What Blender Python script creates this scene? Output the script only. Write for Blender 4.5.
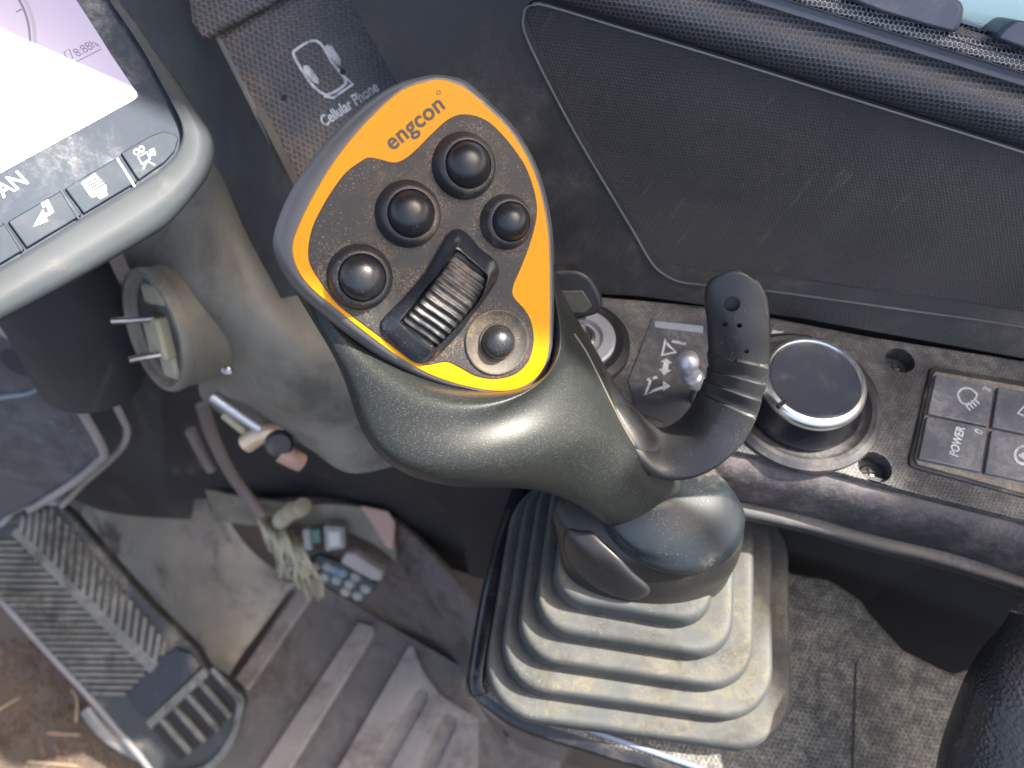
import bpy, bmesh, math, random
from mathutils import Vector, Matrix
from math import sin, cos, pi, radians
random.seed(7)
SC = bpy.context.scene
for o in list(bpy.data.objects): bpy.data.objects.remove(o)
COL = SC.collection

# ------------------------------------------------------------------ camera
H = 0.85                    # camera height above the cab floor (m)
FPX = 740.0                 # focal length in pixels of a 1024 px wide picture
TH = radians(60)            # looking down 60 degrees
CAM = Vector((0, 0, H))
R_ = Vector((1, 0, 0)); F_ = Vector((0, cos(TH), -sin(TH))); U_ = Vector((0, sin(TH), cos(TH)))
cd = bpy.data.cameras.new('camera'); cam = bpy.data.objects.new('camera', cd); COL.objects.link(cam)
cam.location = CAM; cam.rotation_euler = (pi/2 - TH, 0, 0)
cd.sensor_width = 36; cd.lens = 36*FPX/1024; cd.clip_start = 0.01; cd.clip_end = 300
cd.dof.use_dof = True; cd.dof.focus_distance = 0.245; cd.dof.aperture_fstop = 11.0
SC.camera = cam

# ------------------------------------------------------------------ light
SUN = Vector((0.60, 0.06, 0.80)).normalized()          # direction towards the sun
w = bpy.data.worlds.new('World'); SC.world = w; w.use_nodes = True
nt = w.node_tree; bg = nt.nodes['Background']
sky = nt.nodes.new('ShaderNodeTexSky'); sky.sky_type = 'NISHITA'; sky.sun_disc = False
sky.dust_density = 5.0; sky.air_density = .8; sky.ozone_density = .6; sky.sun_elevation = math.asin(SUN.z); sky.sun_rotation = math.atan2(SUN.x, SUN.y)
tint = nt.nodes.new('ShaderNodeMix'); tint.data_type = 'RGBA'; tint.blend_type = 'MULTIPLY'; tint.inputs[0].default_value = 1
tint.inputs[7].default_value = (1.0, .965, .90, 1)        # hazy, whitish daylight
nt.links.new(sky.outputs[0], tint.inputs[6]); nt.links.new(tint.outputs[2], bg.inputs[0]); bg.inputs[1].default_value = 0.15
sd = bpy.data.lights.new('sun', 'SUN'); sd.energy = 4.0; sd.angle = radians(0.6); sd.color = (1, .95, .86)
so = bpy.data.objects.new('sun', sd); COL.objects.link(so)
so.rotation_euler = SUN.to_track_quat('Z', 'Y').to_euler(); so.location = (0, 0, 2)
SC.view_settings.view_transform = 'Standard'; SC.view_settings.look = 'None'
SC.view_settings.exposure = 2.08; SC.view_settings.gamma = 1
SC.render.engine = 'CYCLES'; SC.cycles.max_bounces = 5; SC.cycles.diffuse_bounces = 3; SC.cycles.glossy_bounces = 3

# ------------------------------------------------------------------ geometry helpers
def ray(px, py):
    return R_*((px-512)/FPX) + F_ - U_*((py-384)/FPX)
def P(px, py, d): return CAM + ray(px, py)*d
class Plane:
    def __init__(s, o, n, e1=None):
        s.o = Vector(o); s.n = Vector(n).normalized()
        if s.n.dot(CAM - s.o) < 0: s.n = -s.n
        e = Vector(e1) if e1 is not None else Vector((1, 0, 0))
        s.e1 = (e - s.n*e.dot(s.n)).normalized(); s.e2 = s.n.cross(s.e1)
    def hit(s, px, py, off=0.0):
        r = ray(px, py); k = (s.o + s.n*off - CAM).dot(s.n)/r.dot(s.n)
        return CAM + r*k
    def uv(s, p): q = p - s.o; return (q.dot(s.e1), q.dot(s.e2))
    def at(s, u, v, h=0): return s.o + s.e1*u + s.e2*v + s.n*h
def plane3(a, b, c, e1=None): return Plane(a, (b-a).cross(c-a), e1 if e1 is not None else b-a)
def camdir(x, y, z): return R_*x + U_*y - F_*z           # x right, y up, z to the viewer
def cr(p0, p1, p2, p3, t):
    return 0.5*((2*p1) + (p2-p0)*t + (2*p0-5*p1+4*p2-p3)*t*t + (3*p1-p0-3*p2+p3)*t*t*t)
def spline(pts, n, closed=False):
    pts = [Vector(p) for p in pts]; N = len(pts); out = []
    segs = N if closed else N-1
    for i in range(n if closed else n+1):
        s = i*segs/n; k = min(int(s), segs-1); t = s-k
        if closed: q = [pts[(k+j-1) % N] for j in range(4)]
        else: q = [pts[max(0, min(N-1, k+j-1))] for j in range(4)]
        if not closed:
            if k == 0: q[0] = 2*pts[0]-pts[1]
            if k == N-2: q[3] = 2*pts[-1]-pts[-2]
        out.append(cr(*q, t))
    return out
def even(pts, n, closed=True):
    """resample a dense polyline to n evenly spaced points"""
    L = [0]; q = pts+[pts[0]] if closed else pts
    for a, b in zip(q, q[1:]): L.append(L[-1]+(b-a).length)
    out = []; k = 0
    for i in range(n):
        s = L[-1]*i/(n if closed else n-1)
        while k < len(q)-2 and L[k+1] < s: k += 1
        t = 0 if L[k+1] == L[k] else (s-L[k])/(L[k+1]-L[k]); out.append(q[k].lerp(q[k+1], t))
    return out
def pxs(lst, per=5):          # smooth closed pixel outline
    return [(p.x, p.y) for p in spline([(a, b, 0) for a, b in lst], len(lst)*per, True)]

from mathutils.bvhtree import BVHTree
def drape(bvh, px, py, off):
    """the point of a built surface seen at a pixel, lifted off it along its normal"""
    d = ray(px, py).normalized(); h = bvh.ray_cast(CAM, d)
    if h[0] is None: h = bvh.find_nearest(CAM+d*.3)
    nn = h[1] if h[1].dot(CAM-h[0]) > 0 else -h[1]
    return h[0]+nn*off
ORG = {}
def finish(o, label=None, cat=None, group=None, kind=None):
    if label: o['label'] = label
    if cat: o['category'] = cat
    if group: o['group'] = group
    if kind: o['kind'] = kind
    return o
def thing(name, label, cat, loc, group=None):
    o = bpy.data.objects.new(name, None); COL.objects.link(o); o.location = loc
    o.empty_display_size = .01; ORG[o.name] = Vector(loc)
    return finish(o, label, cat, group)
def mesh(name, V, Fc, mat, parent=None, smooth=True, plane=None, bevel=0, seg=2, sharp=35, **kw):
    V = [Vector(v) for v in V]
    if parent is not None: org = ORG[parent.name]
    else:
        c = sum(V, Vector())/len(V); org = Vector((c.x, c.y, min(v.z for v in V)))
    me = bpy.data.meshes.new(name); me.from_pydata([v-org for v in V], [], Fc); me.update()
    bm = bmesh.new(); bm.from_mesh(me); bmesh.ops.remove_doubles(bm, verts=bm.verts, dist=1e-6)
    bmesh.ops.recalc_face_normals(bm, faces=bm.faces)
    if plane is not None:
        ul = bm.loops.layers.uv.new('UVMap')
        for f in bm.faces:
            for l in f.loops: l[ul].uv = plane.uv(l.vert.co+org)
    bm.to_mesh(me); bm.free()
    if smooth:
        me.shade_smooth()
        if sharp: me.set_sharp_from_angle(angle=radians(sharp))
    o = bpy.data.objects.new(name, me); COL.objects.link(o)
    if mat: me.materials.append(mat)
    if parent is not None: o.parent = parent
    else: o.location = org
    ORG[o.name] = org
    if bevel:
        b = o.modifiers.new('bevel', 'BEVEL'); b.width = bevel; b.segments = seg; b.limit_method = 'ANGLE'
        b.angle_limit = radians(30); b.harden_normals = False
        me.shade_smooth()
        if sharp: me.set_sharp_from_angle(angle=radians(60))
    return finish(o, **kw)
def cut(o, V, Fc):
    """subtract a closed mesh (world coordinates) from o"""
    t = mesh('cutter', V, Fc, None, None, smooth=False)
    m = o.modifiers.new('cut', 'BOOLEAN'); m.object = t; m.solver = 'EXACT'
    if len(o.modifiers) > 1: o.modifiers.move(len(o.modifiers)-1, 0)
    bev = [x for x in o.modifiers if x.type == 'BEVEL']
    keep = [(b.width, b.segments) for b in bev]
    for b in bev: o.modifiers.remove(b)
    bpy.context.view_layer.update()
    dg = bpy.context.evaluated_depsgraph_get()
    nm = bpy.data.meshes.new_from_object(o.evaluated_get(dg)); o.modifiers.clear(); o.data = nm
    for wd, sg in keep:
        b = o.modifiers.new('bevel', 'BEVEL'); b.width = wd; b.segments = sg; b.limit_method = 'ANGLE'; b.angle_limit = radians(40)
    bpy.data.objects.remove(t)
def prism_vf(top, vec):
    n = len(top); V = list(top)+[p+vec for p in top]
    Fc = [list(range(n)), list(range(2*n-1, n-1, -1))]+[[i, i+n, (i+1) % n+n, (i+1) % n] for i in range(n)]
    return V, Fc
def prism(name, poly, plane, h0, h1, mat, parent=None, bevel=0, seg=2, smooth_poly=0, **kw):
    if smooth_poly: poly = pxs(poly, smooth_poly)
    top = [plane.hit(a, b, h1) for a, b in poly]
    V, Fc = prism_vf(top, plane.n*(h0-h1))
    return mesh(name, V, Fc, mat, parent, plane=plane, bevel=bevel, seg=seg, **kw)
def loft_vf(rings, cap0=True, cap1=True, closed=True):
    n = len(rings[0]); V = [p for r in rings for p in r]; Fc = []
    for k in range(len(rings)-1):
        for i in range(n if closed else n-1):
            a = k*n+i; b = k*n+(i+1) % n; Fc.append([a, b, b+n, a+n])
    if cap0: Fc.append(list(range(n))[::-1])
    if cap1: Fc.append([(len(rings)-1)*n+i for i in range(n)])
    return V, Fc
def smooth_rings(rings, per):
    n = len(rings[0]); cols = [spline([r[i] for r in rings], (len(rings)-1)*per) for i in range(n)]
    return [[c[k] for c in cols] for k in range(len(cols[0]))]
def lathe(name, c, ax, prof, mat, parent=None, n=48, start=None, **kw):
    ax = Vector(ax).normalized(); e = ax.orthogonal().normalized() if start is None else (start-ax*start.dot(ax)).normalized()
    g = ax.cross(e)
    rings = [[c+ax*h+(e*cos(2*pi*i/n)+g*sin(2*pi*i/n))*max(r, 1e-5) for i in range(n)] for r, h in prof]
    V, Fc = loft_vf(rings); return mesh(name, V, Fc, mat, parent, **kw)
def tube_vf(path, rad, n=10):
    rings = []; N = len(path); prev = None
    for i, p in enumerate(path):
        t = (path[min(i+1, N-1)]-path[max(i-1, 0)]).normalized()
        e = (prev - t*prev.dot(t)).normalized() if prev is not None else t.orthogonal().normalized()
        prev = e; g = t.cross(e); r = rad(i/(N-1)) if callable(rad) else rad
        rings.append([p+(e*cos(2*pi*k/n)+g*sin(2*pi*k/n))*r for k in range(n)])
    return loft_vf(rings)
def tube(name, pts, rad, mat, parent=None, per=6, n=10, **kw):
    path = spline(pts, (len(pts)-1)*per) if per > 1 else [Vector(p) for p in pts]
    V, Fc = tube_vf(path, rad, n); return mesh(name, V, Fc, mat, parent, **kw)
def sheet_vf(rows, nu, nv, th, disp=None, world=False):
    """rows: lists of (px,py,d); a curved solid plate of thickness th behind the front"""
    if not world: rows = [[P(*q) for q in r] for r in rows]
    R1 = [spline(r, nu) for r in rows]
    G = smooth_rings(R1, max(1, nv//(len(rows)-1)))
    m = len(G); n = len(G[0])
    def nrm(i, j):
        a = G[min(i+1, m-1)][j]-G[max(i-1, 0)][j]; b = G[i][min(j+1, n-1)]-G[i][max(j-1, 0)]
        v = a.cross(b)
        if v.length < 1e-12: v = CAM-G[i][j]
        v.normalize(); return v
    N = [[nrm(i, j) for j in range(n)] for i in range(m)]
    c = N[m//2][n//2]; s = 1 if c.dot(CAM-G[m//2][n//2]) > 0 else -1
    fr = [[G[i][j]+N[i][j]*s*(disp(j/(n-1), i/(m-1)) if disp else 0) for j in range(n)] for i in range(m)]
    bk = [[G[i][j]-N[i][j]*s*th for j in range(n)] for i in range(m)]
    V = [p for r in fr for p in r]+[p for r in bk for p in r]; o = m*n; Fc = []
    for i in range(m-1):
        for j in range(n-1):
            a = i*n+j; Fc.append([a, a+1, a+n+1, a+n]); Fc.append([o+a, o+a+n, o+a+n+1, o+a+1])
    for j in range(n-1):
        Fc.append([j, o+j, o+j+1, j+1]); k = (m-1)*n+j; Fc.append([k, k+1, o+k+1, o+k])
    for i in range(m-1):
        k = i*n; Fc.append([k, k+n, o+k+n, o+k]); k = i*n+n-1; Fc.append([k, o+k, o+k+n, k+n])
    return V, Fc
def sheet(name, rows, mat, parent=None, nu=24, nv=24, th=.003, disp=None, world=False, **kw):
    V, Fc = sheet_vf(rows, nu, nv, th, disp, world); return mesh(name, V, Fc, mat, parent, **kw)
def ribbon(name, pts, width, plane, off, mat, parent, closed=False, th=.0001):
    """a printed stroke of the given width in pixels"""
    n = len(pts); L = []; Rr = []
    for i, p in enumerate(pts):
        a = pts[(i-1) % n] if closed or i else p; b = pts[(i+1) % n] if closed or i < n-1 else p
        d = Vector((b[0]-a[0], b[1]-a[1])); d.normalize(); q = Vector((-d.y, d.x))*width/2
        L.append((p[0]+q.x, p[1]+q.y)); Rr.append((p[0]-q.x, p[1]-q.y))
    A = [plane.hit(*q, off) for q in L]; B = [plane.hit(*q, off) for q in Rr]
    V = A+B+[p-plane.n*th for p in A]+[p-plane.n*th for p in B]; Fc = []
    for i in range(n if closed else n-1):
        j = (i+1) % n
        Fc += [[i, j, n+j, n+i], [2*n+i, 3*n+i, 3*n+j, 2*n+j], [i, 2*n+i, 2*n+j, j], [n+i, n+j, 3*n+j, 3*n+i]]
    return mesh(name, V, Fc, mat, parent, smooth=False)
def text(name, s, a, b, plane, off, mat, parent, ysc=1.0, bold=0.0, th=.00012, space=1.0):
    """lettering whose baseline runs from pixel a to pixel b on the plane"""
    A = plane.hit(*a, off); B = plane.hit(*b, off); d = B-A; Wd = d.length; d.normalize(); up = plane.n.cross(d)
    cu = bpy.data.curves.new('t', 'FONT'); cu.body = s; cu.size = 1; cu.offset = bold; cu.space_character = space; cu.resolution_u = 4
    to = bpy.data.objects.new('t', cu); COL.objects.link(to); bpy.context.view_layer.update()
    me = bpy.data.meshes.new_from_object(to.evaluated_get(bpy.context.evaluated_depsgraph_get()))
    bpy.data.objects.remove(to); bpy.data.curves.remove(cu)
    xs = [v.co.x for v in me.vertices]; x0, x1 = min(xs), max(xs); k = Wd/(x1-x0)
    V = [A+d*((v.co.x-x0)*k)+up*(v.co.y*k*ysc) for v in me.vertices]; Fc = [list(p.vertices) for p in me.polygons]
    bpy.data.meshes.remove(me)
    n = len(V); ed = {}
    for f in Fc:
        for x, y in zip(f, f[1:]+f[:1]): ed[(x, y)] = ed.get((x, y), 0)+1
    V2 = V+[p-plane.n*th for p in V]; F2 = Fc+[[q+n for q in f[::-1]] for f in Fc]
    for (x, y) in ed:
        if (y, x) not in ed: F2.append([y, x, x+n, y+n])
    org = ORG[parent.name]
    m2 = bpy.data.meshes.new(name); m2.from_pydata([v-org for v in V2], [], F2); m2.update(); m2.materials.append(mat)
    o = bpy.data.objects.new(name, m2); COL.objects.link(o); o.parent = parent; ORG[o.name] = org
    return o
def box_vf(c, e1, e2, e3):
    V = [c+e1*i+e2*j+e3*k for i in (-1, 1) for j in (-1, 1) for k in (-1, 1)]
    return V, [[0, 1, 3, 2], [4, 6, 7, 5], [0, 4, 5, 1], [2, 3, 7, 6], [0, 2, 6, 4], [1, 5, 7, 3]]
def join(parts):
    V = []; Fc = []
    for v, f in parts:
        n = len(V); V += v; Fc += [[q+n for q in g] for g in f]
    return V, Fc
def quadring(L, F, R, B, n=64, ex=1.0):
    """closed ring through four (px,py,d) points"""
    L, F, R, B = [P(*q) for q in (L, F, R, B)]; c = (L+R)/2; out = []
    for i in range(n):
        t = 2*pi*i/n; x = cos(t); y = sin(t)
        x = math.copysign(abs(x)**ex, x); y = math.copysign(abs(y)**ex, y)
        out.append(c+(L-c)*max(x, 0)+(R-c)*max(-x, 0)+(F-c)*max(y, 0)+(B-c)*max(-y, 0))
    return out

# ------------------------------------------------------------------ materials
def NEW(nt, t, **kw):
    n = nt.nodes.new(t)
    for k, v in kw.items(): setattr(n, k, v)
    return n
def mathn(nt, op, a, b=None, c=None, clamp=False):
    n = NEW(nt, 'ShaderNodeMath', operation=op, use_clamp=clamp)
    for i, v in enumerate((a, b, c)):
        if v is None: continue
        if isinstance(v, (int, float)): n.inputs[i].default_value = v
        else: nt.links.new(v, n.inputs[i])
    return n.outputs[0]
def ramp(nt, v, lo, hi):
    n = NEW(nt, 'ShaderNodeMapRange', interpolation_type='SMOOTHSTEP'); nt.links.new(v, n.inputs[0])
    n.inputs[1].default_value = lo; n.inputs[2].default_value = hi; return n.outputs[0]
def noise(nt, co, scale, detail=4, rough=.55, dist=0):
    n = NEW(nt, 'ShaderNodeTexNoise'); nt.links.new(co, n.inputs['Vector']); n.inputs['Scale'].default_value = scale
    n.inputs['Detail'].default_value = detail; n.inputs['Roughness'].default_value = rough; n.inputs['Distortion'].default_value = dist
    return n.outputs[0]
def mixc(nt, f, a, b):
    n = NEW(nt, 'ShaderNodeMix', data_type='RGBA')
    for i, v in ((0, f), (6, a), (7, b)):
        if isinstance(v, (int, float)): n.inputs[i].default_value = v
        elif isinstance(v, tuple): n.inputs[i].default_value = (*v, 1)
        else: nt.links.new(v, n.inputs[i])
    return n.outputs[2]
def hexh(nt, size):
    """height of a honeycomb relief from UVs in metres: 0 in the cells, 1 on the walls"""
    uv = NEW(nt, 'ShaderNodeTexCoord').outputs['UV']; r = (1.0, 1.7320508, 1.0)
    def vm(op, a, b=None):
        n = NEW(nt, 'ShaderNodeVectorMath', operation=op); nt.links.new(a, n.inputs[0])
        if b is not None:
            if isinstance(b, tuple): n.inputs[1].default_value = b
            else: nt.links.new(b, n.inputs[1])
        return n
    p = vm('MULTIPLY', uv, (1/size, 1/size, 0)).outputs[0]; p = vm('ADD', p, (2000, 3464.1016, .5)).outputs[0]
    a = vm('SUBTRACT', vm('MODULO', p, r).outputs[0], (.5, .8660254, .5)).outputs[0]
    q = vm('ADD', p, (.5, .8660254, 0)).outputs[0]
    b = vm('SUBTRACT', vm('MODULO', q, r).outputs[0], (.5, .8660254, .5)).outputs[0]
    d = mathn(nt, 'MINIMUM', vm('LENGTH', a).outputs['Value'], vm('LENGTH', b).outputs['Value'])
    return ramp(nt, d, .28, .46)
DUST = (.34, .28, .215)
def M(name, col, rough=.45, metal=0, dust=0, dust_col=DUST, dscale=28, up=.5, uplo=.1, speck=0, grain=0, gscale=900, leather=0, lscale=500,
      hexs=0, hexd=.0003, hexw=0, hexk=.35, coat=0, spec=.5, var=.15, flake=0, scr=0, grime=0, gsc=11, smear=0, near=None):
    m = bpy.data.materials.new(name); m.use_nodes = True; nt = m.node_tree; b = nt.nodes['Principled BSDF']
    tc = NEW(nt, 'ShaderNodeTexCoord'); co = tc.outputs['Object']
    big = noise(nt, co, 14, 5, .6)
    c = mixc(nt, ramp(nt, big, .3, .7), tuple(x*(1-var) for x in col), tuple(x*(1+var) for x in col))
    rg = mathn(nt, 'MULTIPLY_ADD', noise(nt, co, 60, 6, .65), .22*min(1, rough*2), rough-.11*min(1, rough*2))
    if flake:
        f = ramp(nt, noise(nt, co, 3500, 1), .6, .75); c = mixc(nt, mathn(nt, 'MULTIPLY', f, flake), c, (.16, .165, .155))
    if dust:
        g = NEW(nt, 'ShaderNodeNewGeometry'); sx = NEW(nt, 'ShaderNodeSeparateXYZ'); nt.links.new(g.outputs['Normal'], sx.inputs[0])
        upf = mathn(nt, 'MULTIPLY_ADD', ramp(nt, sx.outputs[2], uplo, .97), up, 1-up)
        d1 = ramp(nt, noise(nt, co, dscale, 8, .68, .4), .60-.34*dust, .80-.18*dust)
        d2 = ramp(nt, noise(nt, co, dscale*9, 8, .72, .6), .40, .60)
        d3 = ramp(nt, noise(nt, co, 900, 2, .6), .38, .62)
        f = mathn(nt, 'MULTIPLY', mathn(nt, 'MULTIPLY', d1, mathn(nt, 'MULTIPLY_ADD', d2, .65, .35)), mathn(nt, 'MULTIPLY', upf, mathn(nt, 'MULTIPLY_ADD', d3, .45, .65)))
        f = mathn(nt, 'MULTIPLY', f, min(1, .55+dust*.5), clamp=True)
        c = mixc(nt, f, c, dust_col); rg = mathn(nt, 'MULTIPLY_ADD', f, .42, rg, clamp=True)
    if grime:    # dried mud and grease in blotches of its own
        g1 = ramp(nt, noise(nt, co, gsc, 7, .68, .8), .47, .62); g2 = ramp(nt, noise(nt, co, gsc*7, 6, .7), .35, .62)
        g = mathn(nt, 'MULTIPLY', g1, mathn(nt, 'MULTIPLY_ADD', g2, .6, .4)); c = mixc(nt, mathn(nt, 'MULTIPLY', g, grime), c, (.028, .022, .017))
        rg = mathn(nt, 'MULTIPLY_ADD', g, .25, rg, clamp=True)
    if smear:    # rub marks running one way over the surface
        mp = NEW(nt, 'ShaderNodeMapping', vector_type='TEXTURE'); nt.links.new(tc.outputs['UV'], mp.inputs[0]); mp.inputs['Rotation'].default_value = (0, 0, radians(62)); mp.inputs['Scale'].default_value = (9, 1, 1)
        q1 = ramp(nt, noise(nt, mp.outputs[0], 230, 4, .6), .56, .74); q2 = ramp(nt, noise(nt, co, 22, 4, .6), .48, .62)
        c = mixc(nt, mathn(nt, 'MULTIPLY', mathn(nt, 'MULTIPLY', q1, q2), smear), c, (.085, .082, .08))
        q3 = ramp(nt, noise(nt, co, 13, 3, .5), .42, .66); c = mixc(nt, mathn(nt, 'MULTIPLY', q3, smear*.35), c, (.05, .047, .046))
    if scr:      # fine pale scratches
        mp = NEW(nt, 'ShaderNodeMapping'); nt.links.new(co, mp.inputs[0]); mp.inputs['Rotation'].default_value = (.3, .5, .9); mp.inputs['Scale'].default_value = (1, 14, 1)
        s = ramp(nt, noise(nt, mp.outputs[0], 45, 3, .5), .66, .74); s = mathn(nt, 'MULTIPLY', s, ramp(nt, big, .5, .62))
        c = mixc(nt, mathn(nt, 'MULTIPLY', s, scr), c, (.3, .3, .3))
    if near:     # dust gathers round the buttons
        dm = None
        for pt in near:
            vd = NEW(nt, 'ShaderNodeVectorMath', operation='DISTANCE'); nt.links.new(co, vd.inputs[0]); vd.inputs[1].default_value = pt[:3]
            dd = mathn(nt, 'SUBTRACT', vd.outputs['Value'], pt[3]); dm = dd if dm is None else mathn(nt, 'MINIMUM', dm, dd)
        nm = ramp(nt, dm, .006, -.001)
        nz = ramp(nt, noise(nt, co, 1700, 3, .75), .50, .60); nz2 = ramp(nt, noise(nt, co, 160, 4, .6), .38, .60)
        c = mixc(nt, mathn(nt, 'MULTIPLY', mathn(nt, 'MULTIPLY', nz, nz2), mathn(nt, 'MULTIPLY', nm, .8)), c, (.20, .135, .085))
    if speck:
        s = ramp(nt, noise(nt, co, 2300, 2, .6), .66-.06*speck, .72-.04*speck); s = mathn(nt, 'MULTIPLY', s, ramp(nt, noise(nt, co, 70, 5, .6), .42, .66))
        c = mixc(nt, mathn(nt, 'MULTIPLY', s, .85), c, (.36, .27, .18))
    hgt = None
    if hexs:
        h = hexh(nt, hexs); hgt = (h, hexd)
        if hexw: c = mixc(nt, mathn(nt, 'MULTIPLY', h, hexw), c, (.30, .31, .33))
        c = mixc(nt, mathn(nt, 'MULTIPLY_ADD', h, -hexk, hexk), c, (.012, .012, .014))
    nrm = None
    def bump(h, dist, prev):
        n = NEW(nt, 'ShaderNodeBump'); n.inputs['Distance'].default_value = dist; nt.links.new(h, n.inputs['Height'])
        if prev: nt.links.new(prev, n.inputs['Normal'])
        return n.outputs[0]
    if hgt: nrm = bump(hgt[0], hgt[1], nrm)
    if grain: nrm = bump(noise(nt, co, gscale, 3, .6), grain, nrm)
    if leather:
        v = NEW(nt, 'ShaderNodeTexVoronoi', feature='SMOOTH_F1'); nt.links.new(co, v.inputs['Vector']); v.inputs['Scale'].default_value = lscale
        nrm = bump(v.outputs['Distance'], leather, nrm)
    if dust: nrm = bump(noise(nt, co, 220, 6, .7), .00012*dust, nrm)
    if nrm: nt.links.new(nrm, b.inputs['Normal'])
    nt.links.new(c, b.inputs['Base Color']); nt.links.new(rg, b.inputs['Roughness'])
    b.inputs['Metallic'].default_value = metal; b.inputs['Specular IOR Level'].default_value = spec
    if coat: b.inputs['Coat Weight'].default_value = coat; b.inputs['Coat Roughness'].default_value = .12
    return m
def emis(name, col, strength, rough=.2):
    m = M(name, (.02, .02, .025), rough); b = m.node_tree.nodes['Principled BSDF']
    b.inputs['Emission Color'].default_value = (*col, 1); b.inputs['Emission Strength'].default_value = strength
    return m
black = M('black_plastic', (.018, .018, .020), .42, dust=.25, grain=.00003)
dark = M('dark_void_plastic', (.010, .010, .012), .7, dust=.1)
grip_m = M('grip_plastic', (.0155, .0178, .0172), .40, flake=.65, grain=.00004, gscale=2200, spec=.32, var=.08)
rim_m = M('rim_plastic', (.085, .086, .092), .36, dust=.15, grain=.00002, gscale=2500)
orange = M('orange_decal', (.54, .225, .0), .38, spec=.2, var=.06, speck=.35, dust=.12, dscale=60, dust_col=(.30, .16, .04), up=0)
rubber_b = M('button_rubber', (.013, .014, .018), .33, speck=.15, grain=.00001, gscale=2600)
rubber_c = M('collar_rubber', (.019, .019, .024), .46, speck=.7, dust=.2, up=0)
wheel_m = M('wheel_plastic', (.014, .014, .016), .40, dust=.15)
gloss = M('gloss_housing', (.014, .016, .022), .22, speck=.2)
ink = M('black_ink', (.03, .025, .02), .5)
white = M('white_print', (.56, .58, .60), .5, dust=.5, dscale=60, dust_col=(.25, .23, .2), up=0, grime=.55, gsc=90, var=.1)
boot_m = M('boot_rubber', (.056, .061, .062), .60, spec=.4, grime=.35, gsc=35, dust=.62, dscale=20, up=1, uplo=.74, speck=.6, dust_col=(.17, .147, .10), grain=.00004, gscale=600)
cap_m = M('cap_plastic', (.014, .019, .024), .36, spec=.35, dust=.22, dscale=30, speck=.35, grain=.00002, gscale=2500)
coll_m = M('collar_plastic', (.026, .0255, .024), .42, spec=.35, dust=.3, grain=.00002, gscale=2500)
pad_m = M('pad_plastic', (.023, .022, .024), .42, speck=.1)
paddle_m = M('paddle_rubber', (.026, .026, .028), .40, dust=.2, speck=.35, grain=.00003, gscale=1600)
cons_m = M('console_plastic', (.036, .037, .042), .50, dust=.78, dscale=20, hexs=.0016, hexd=.00016, dust_col=(.24, .22, .20), up=.2, scr=.3)
tray_m = M('tray_plastic', (.062, .070, .084), .44, dust=.75, dscale=14, hexs=.0027, hexd=.0006, hexw=.12, dust_col=(.26, .20, .15), up=0)
wall_m = M('wall_plastic', (.013, .013, .015), .50, leather=.00010, lscale=900, dust=.35, dscale=9, dust_col=(.12, .10, .09), up=0)
ridge_m = M('ridge_plastic', (.062, .064, .076), .45, hexs=.0019, hexd=.00022, hexw=.10, hexk=.6, dust=.3, up=0, spec=.5)
sill_m = M('sill_plastic', (.08, .085, .10), .30, hexs=.0017, hexd=.0004, hexw=.8, hexk=.9, dust=.2)
door_m = M('panel_fabric', (.0125, .0125, .0155), .55, hexs=.0014, hexd=.00018, dust=.7, dscale=6, dust_col=(.050, .046, .044), up=0, smear=.9)
lip_m = M('panel_lip', (.11, .11, .115), .5, dust=.3)
frame_m = M('monitor_frame_plastic', (.044, .052, .060), .48, spec=.3, dust=.25, grain=.00002, gscale=2500)
bez_m = M('monitor_bezel', (.030, .040, .058), .55, spec=.12, dust=.45, dscale=30, dust_col=(.25, .25, .25), up=0)
key_m = M('monitor_key', (.018, .028, .042), .5, spec=.15, dust=.30, dscale=40, dust_col=(.22, .24, .25), up=0)
col_m = M('column_plastic', (.15, .143, .122), .50, grime=.55, gsc=9, speck=.5, dust=.6, dscale=12, dust_col=(.24, .21, .16), grain=.00006, gscale=700, up=.3)
brown_m = M('brown_dusty_plastic', (.050, .045, .042), .6, dust=.6, dscale=10, dust_col=(.20, .155, .13), up=.2)
chrome = M('chrome', (.85, .87, .90), .30, metal=1, dust=.12, var=.05)
silver = M('silver', (.50, .52, .57), .40, metal=.65, var=.05)
steel = M('steel', (.35, .34, .33), .32, metal=1, dust=.3)
dialtop = M('dial_top', (.045, .052, .070), .34, dust=.35, dscale=45, dust_col=(.20, .19, .18), up=0, scr=.4)
sw_m = M('switch_plastic', (.075, .083, .105), .40, dust=.75, dscale=45, dust_col=(.24, .225, .21), up=0, scr=.3)
mat_m = M('mat_rubber', (.095, .089, .088), .65, grime=.45, gsc=16, dust=.8, dscale=11, dust_col=(.19, .155, .14), up=.4, grain=.0002, gscale=300)
ped_m = M('pedal_rubber', (.11, .112, .105), .6, grime=.8, gsc=20, dust=.55, dscale=24, dust_col=(.25, .235, .21), up=.3)
floor_m = M('floor_dusty', (.20, .185, .165), .65, grime=.85, gsc=8, dust=.75, dscale=7, dust_col=(.30, .265, .21), up=.2, grain=.0003, gscale=150)
soil_m = M('soil', (.085, .058, .042), .9, dust=.5, dscale=60, dust_col=(.15, .105, .078), up=.2, grain=.001, gscale=150, var=.5)
straw_m = M('straw', (.26, .19, .12), .7, var=.2)
cream = M('cream_plastic', (.34, .31, .22), .5, dust=.4, var=.1)
pink = M('pinkish_metal', (.36, .22, .17), .45, var=.1)
grayc = M('grey_connector', (.21, .21, .20), .5, dust=.3)
green_m = M('green_plastic', (.05, .13, .09), .5)
blue_m = M('blue_plastic', (.13, .19, .23), .5)
gbox_m = M('gloss_black_cover', (.012, .012, .014), .13, dust=.3, dscale=14, dust_col=(.16, .14, .12), scr=.3, up=.6)
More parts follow.
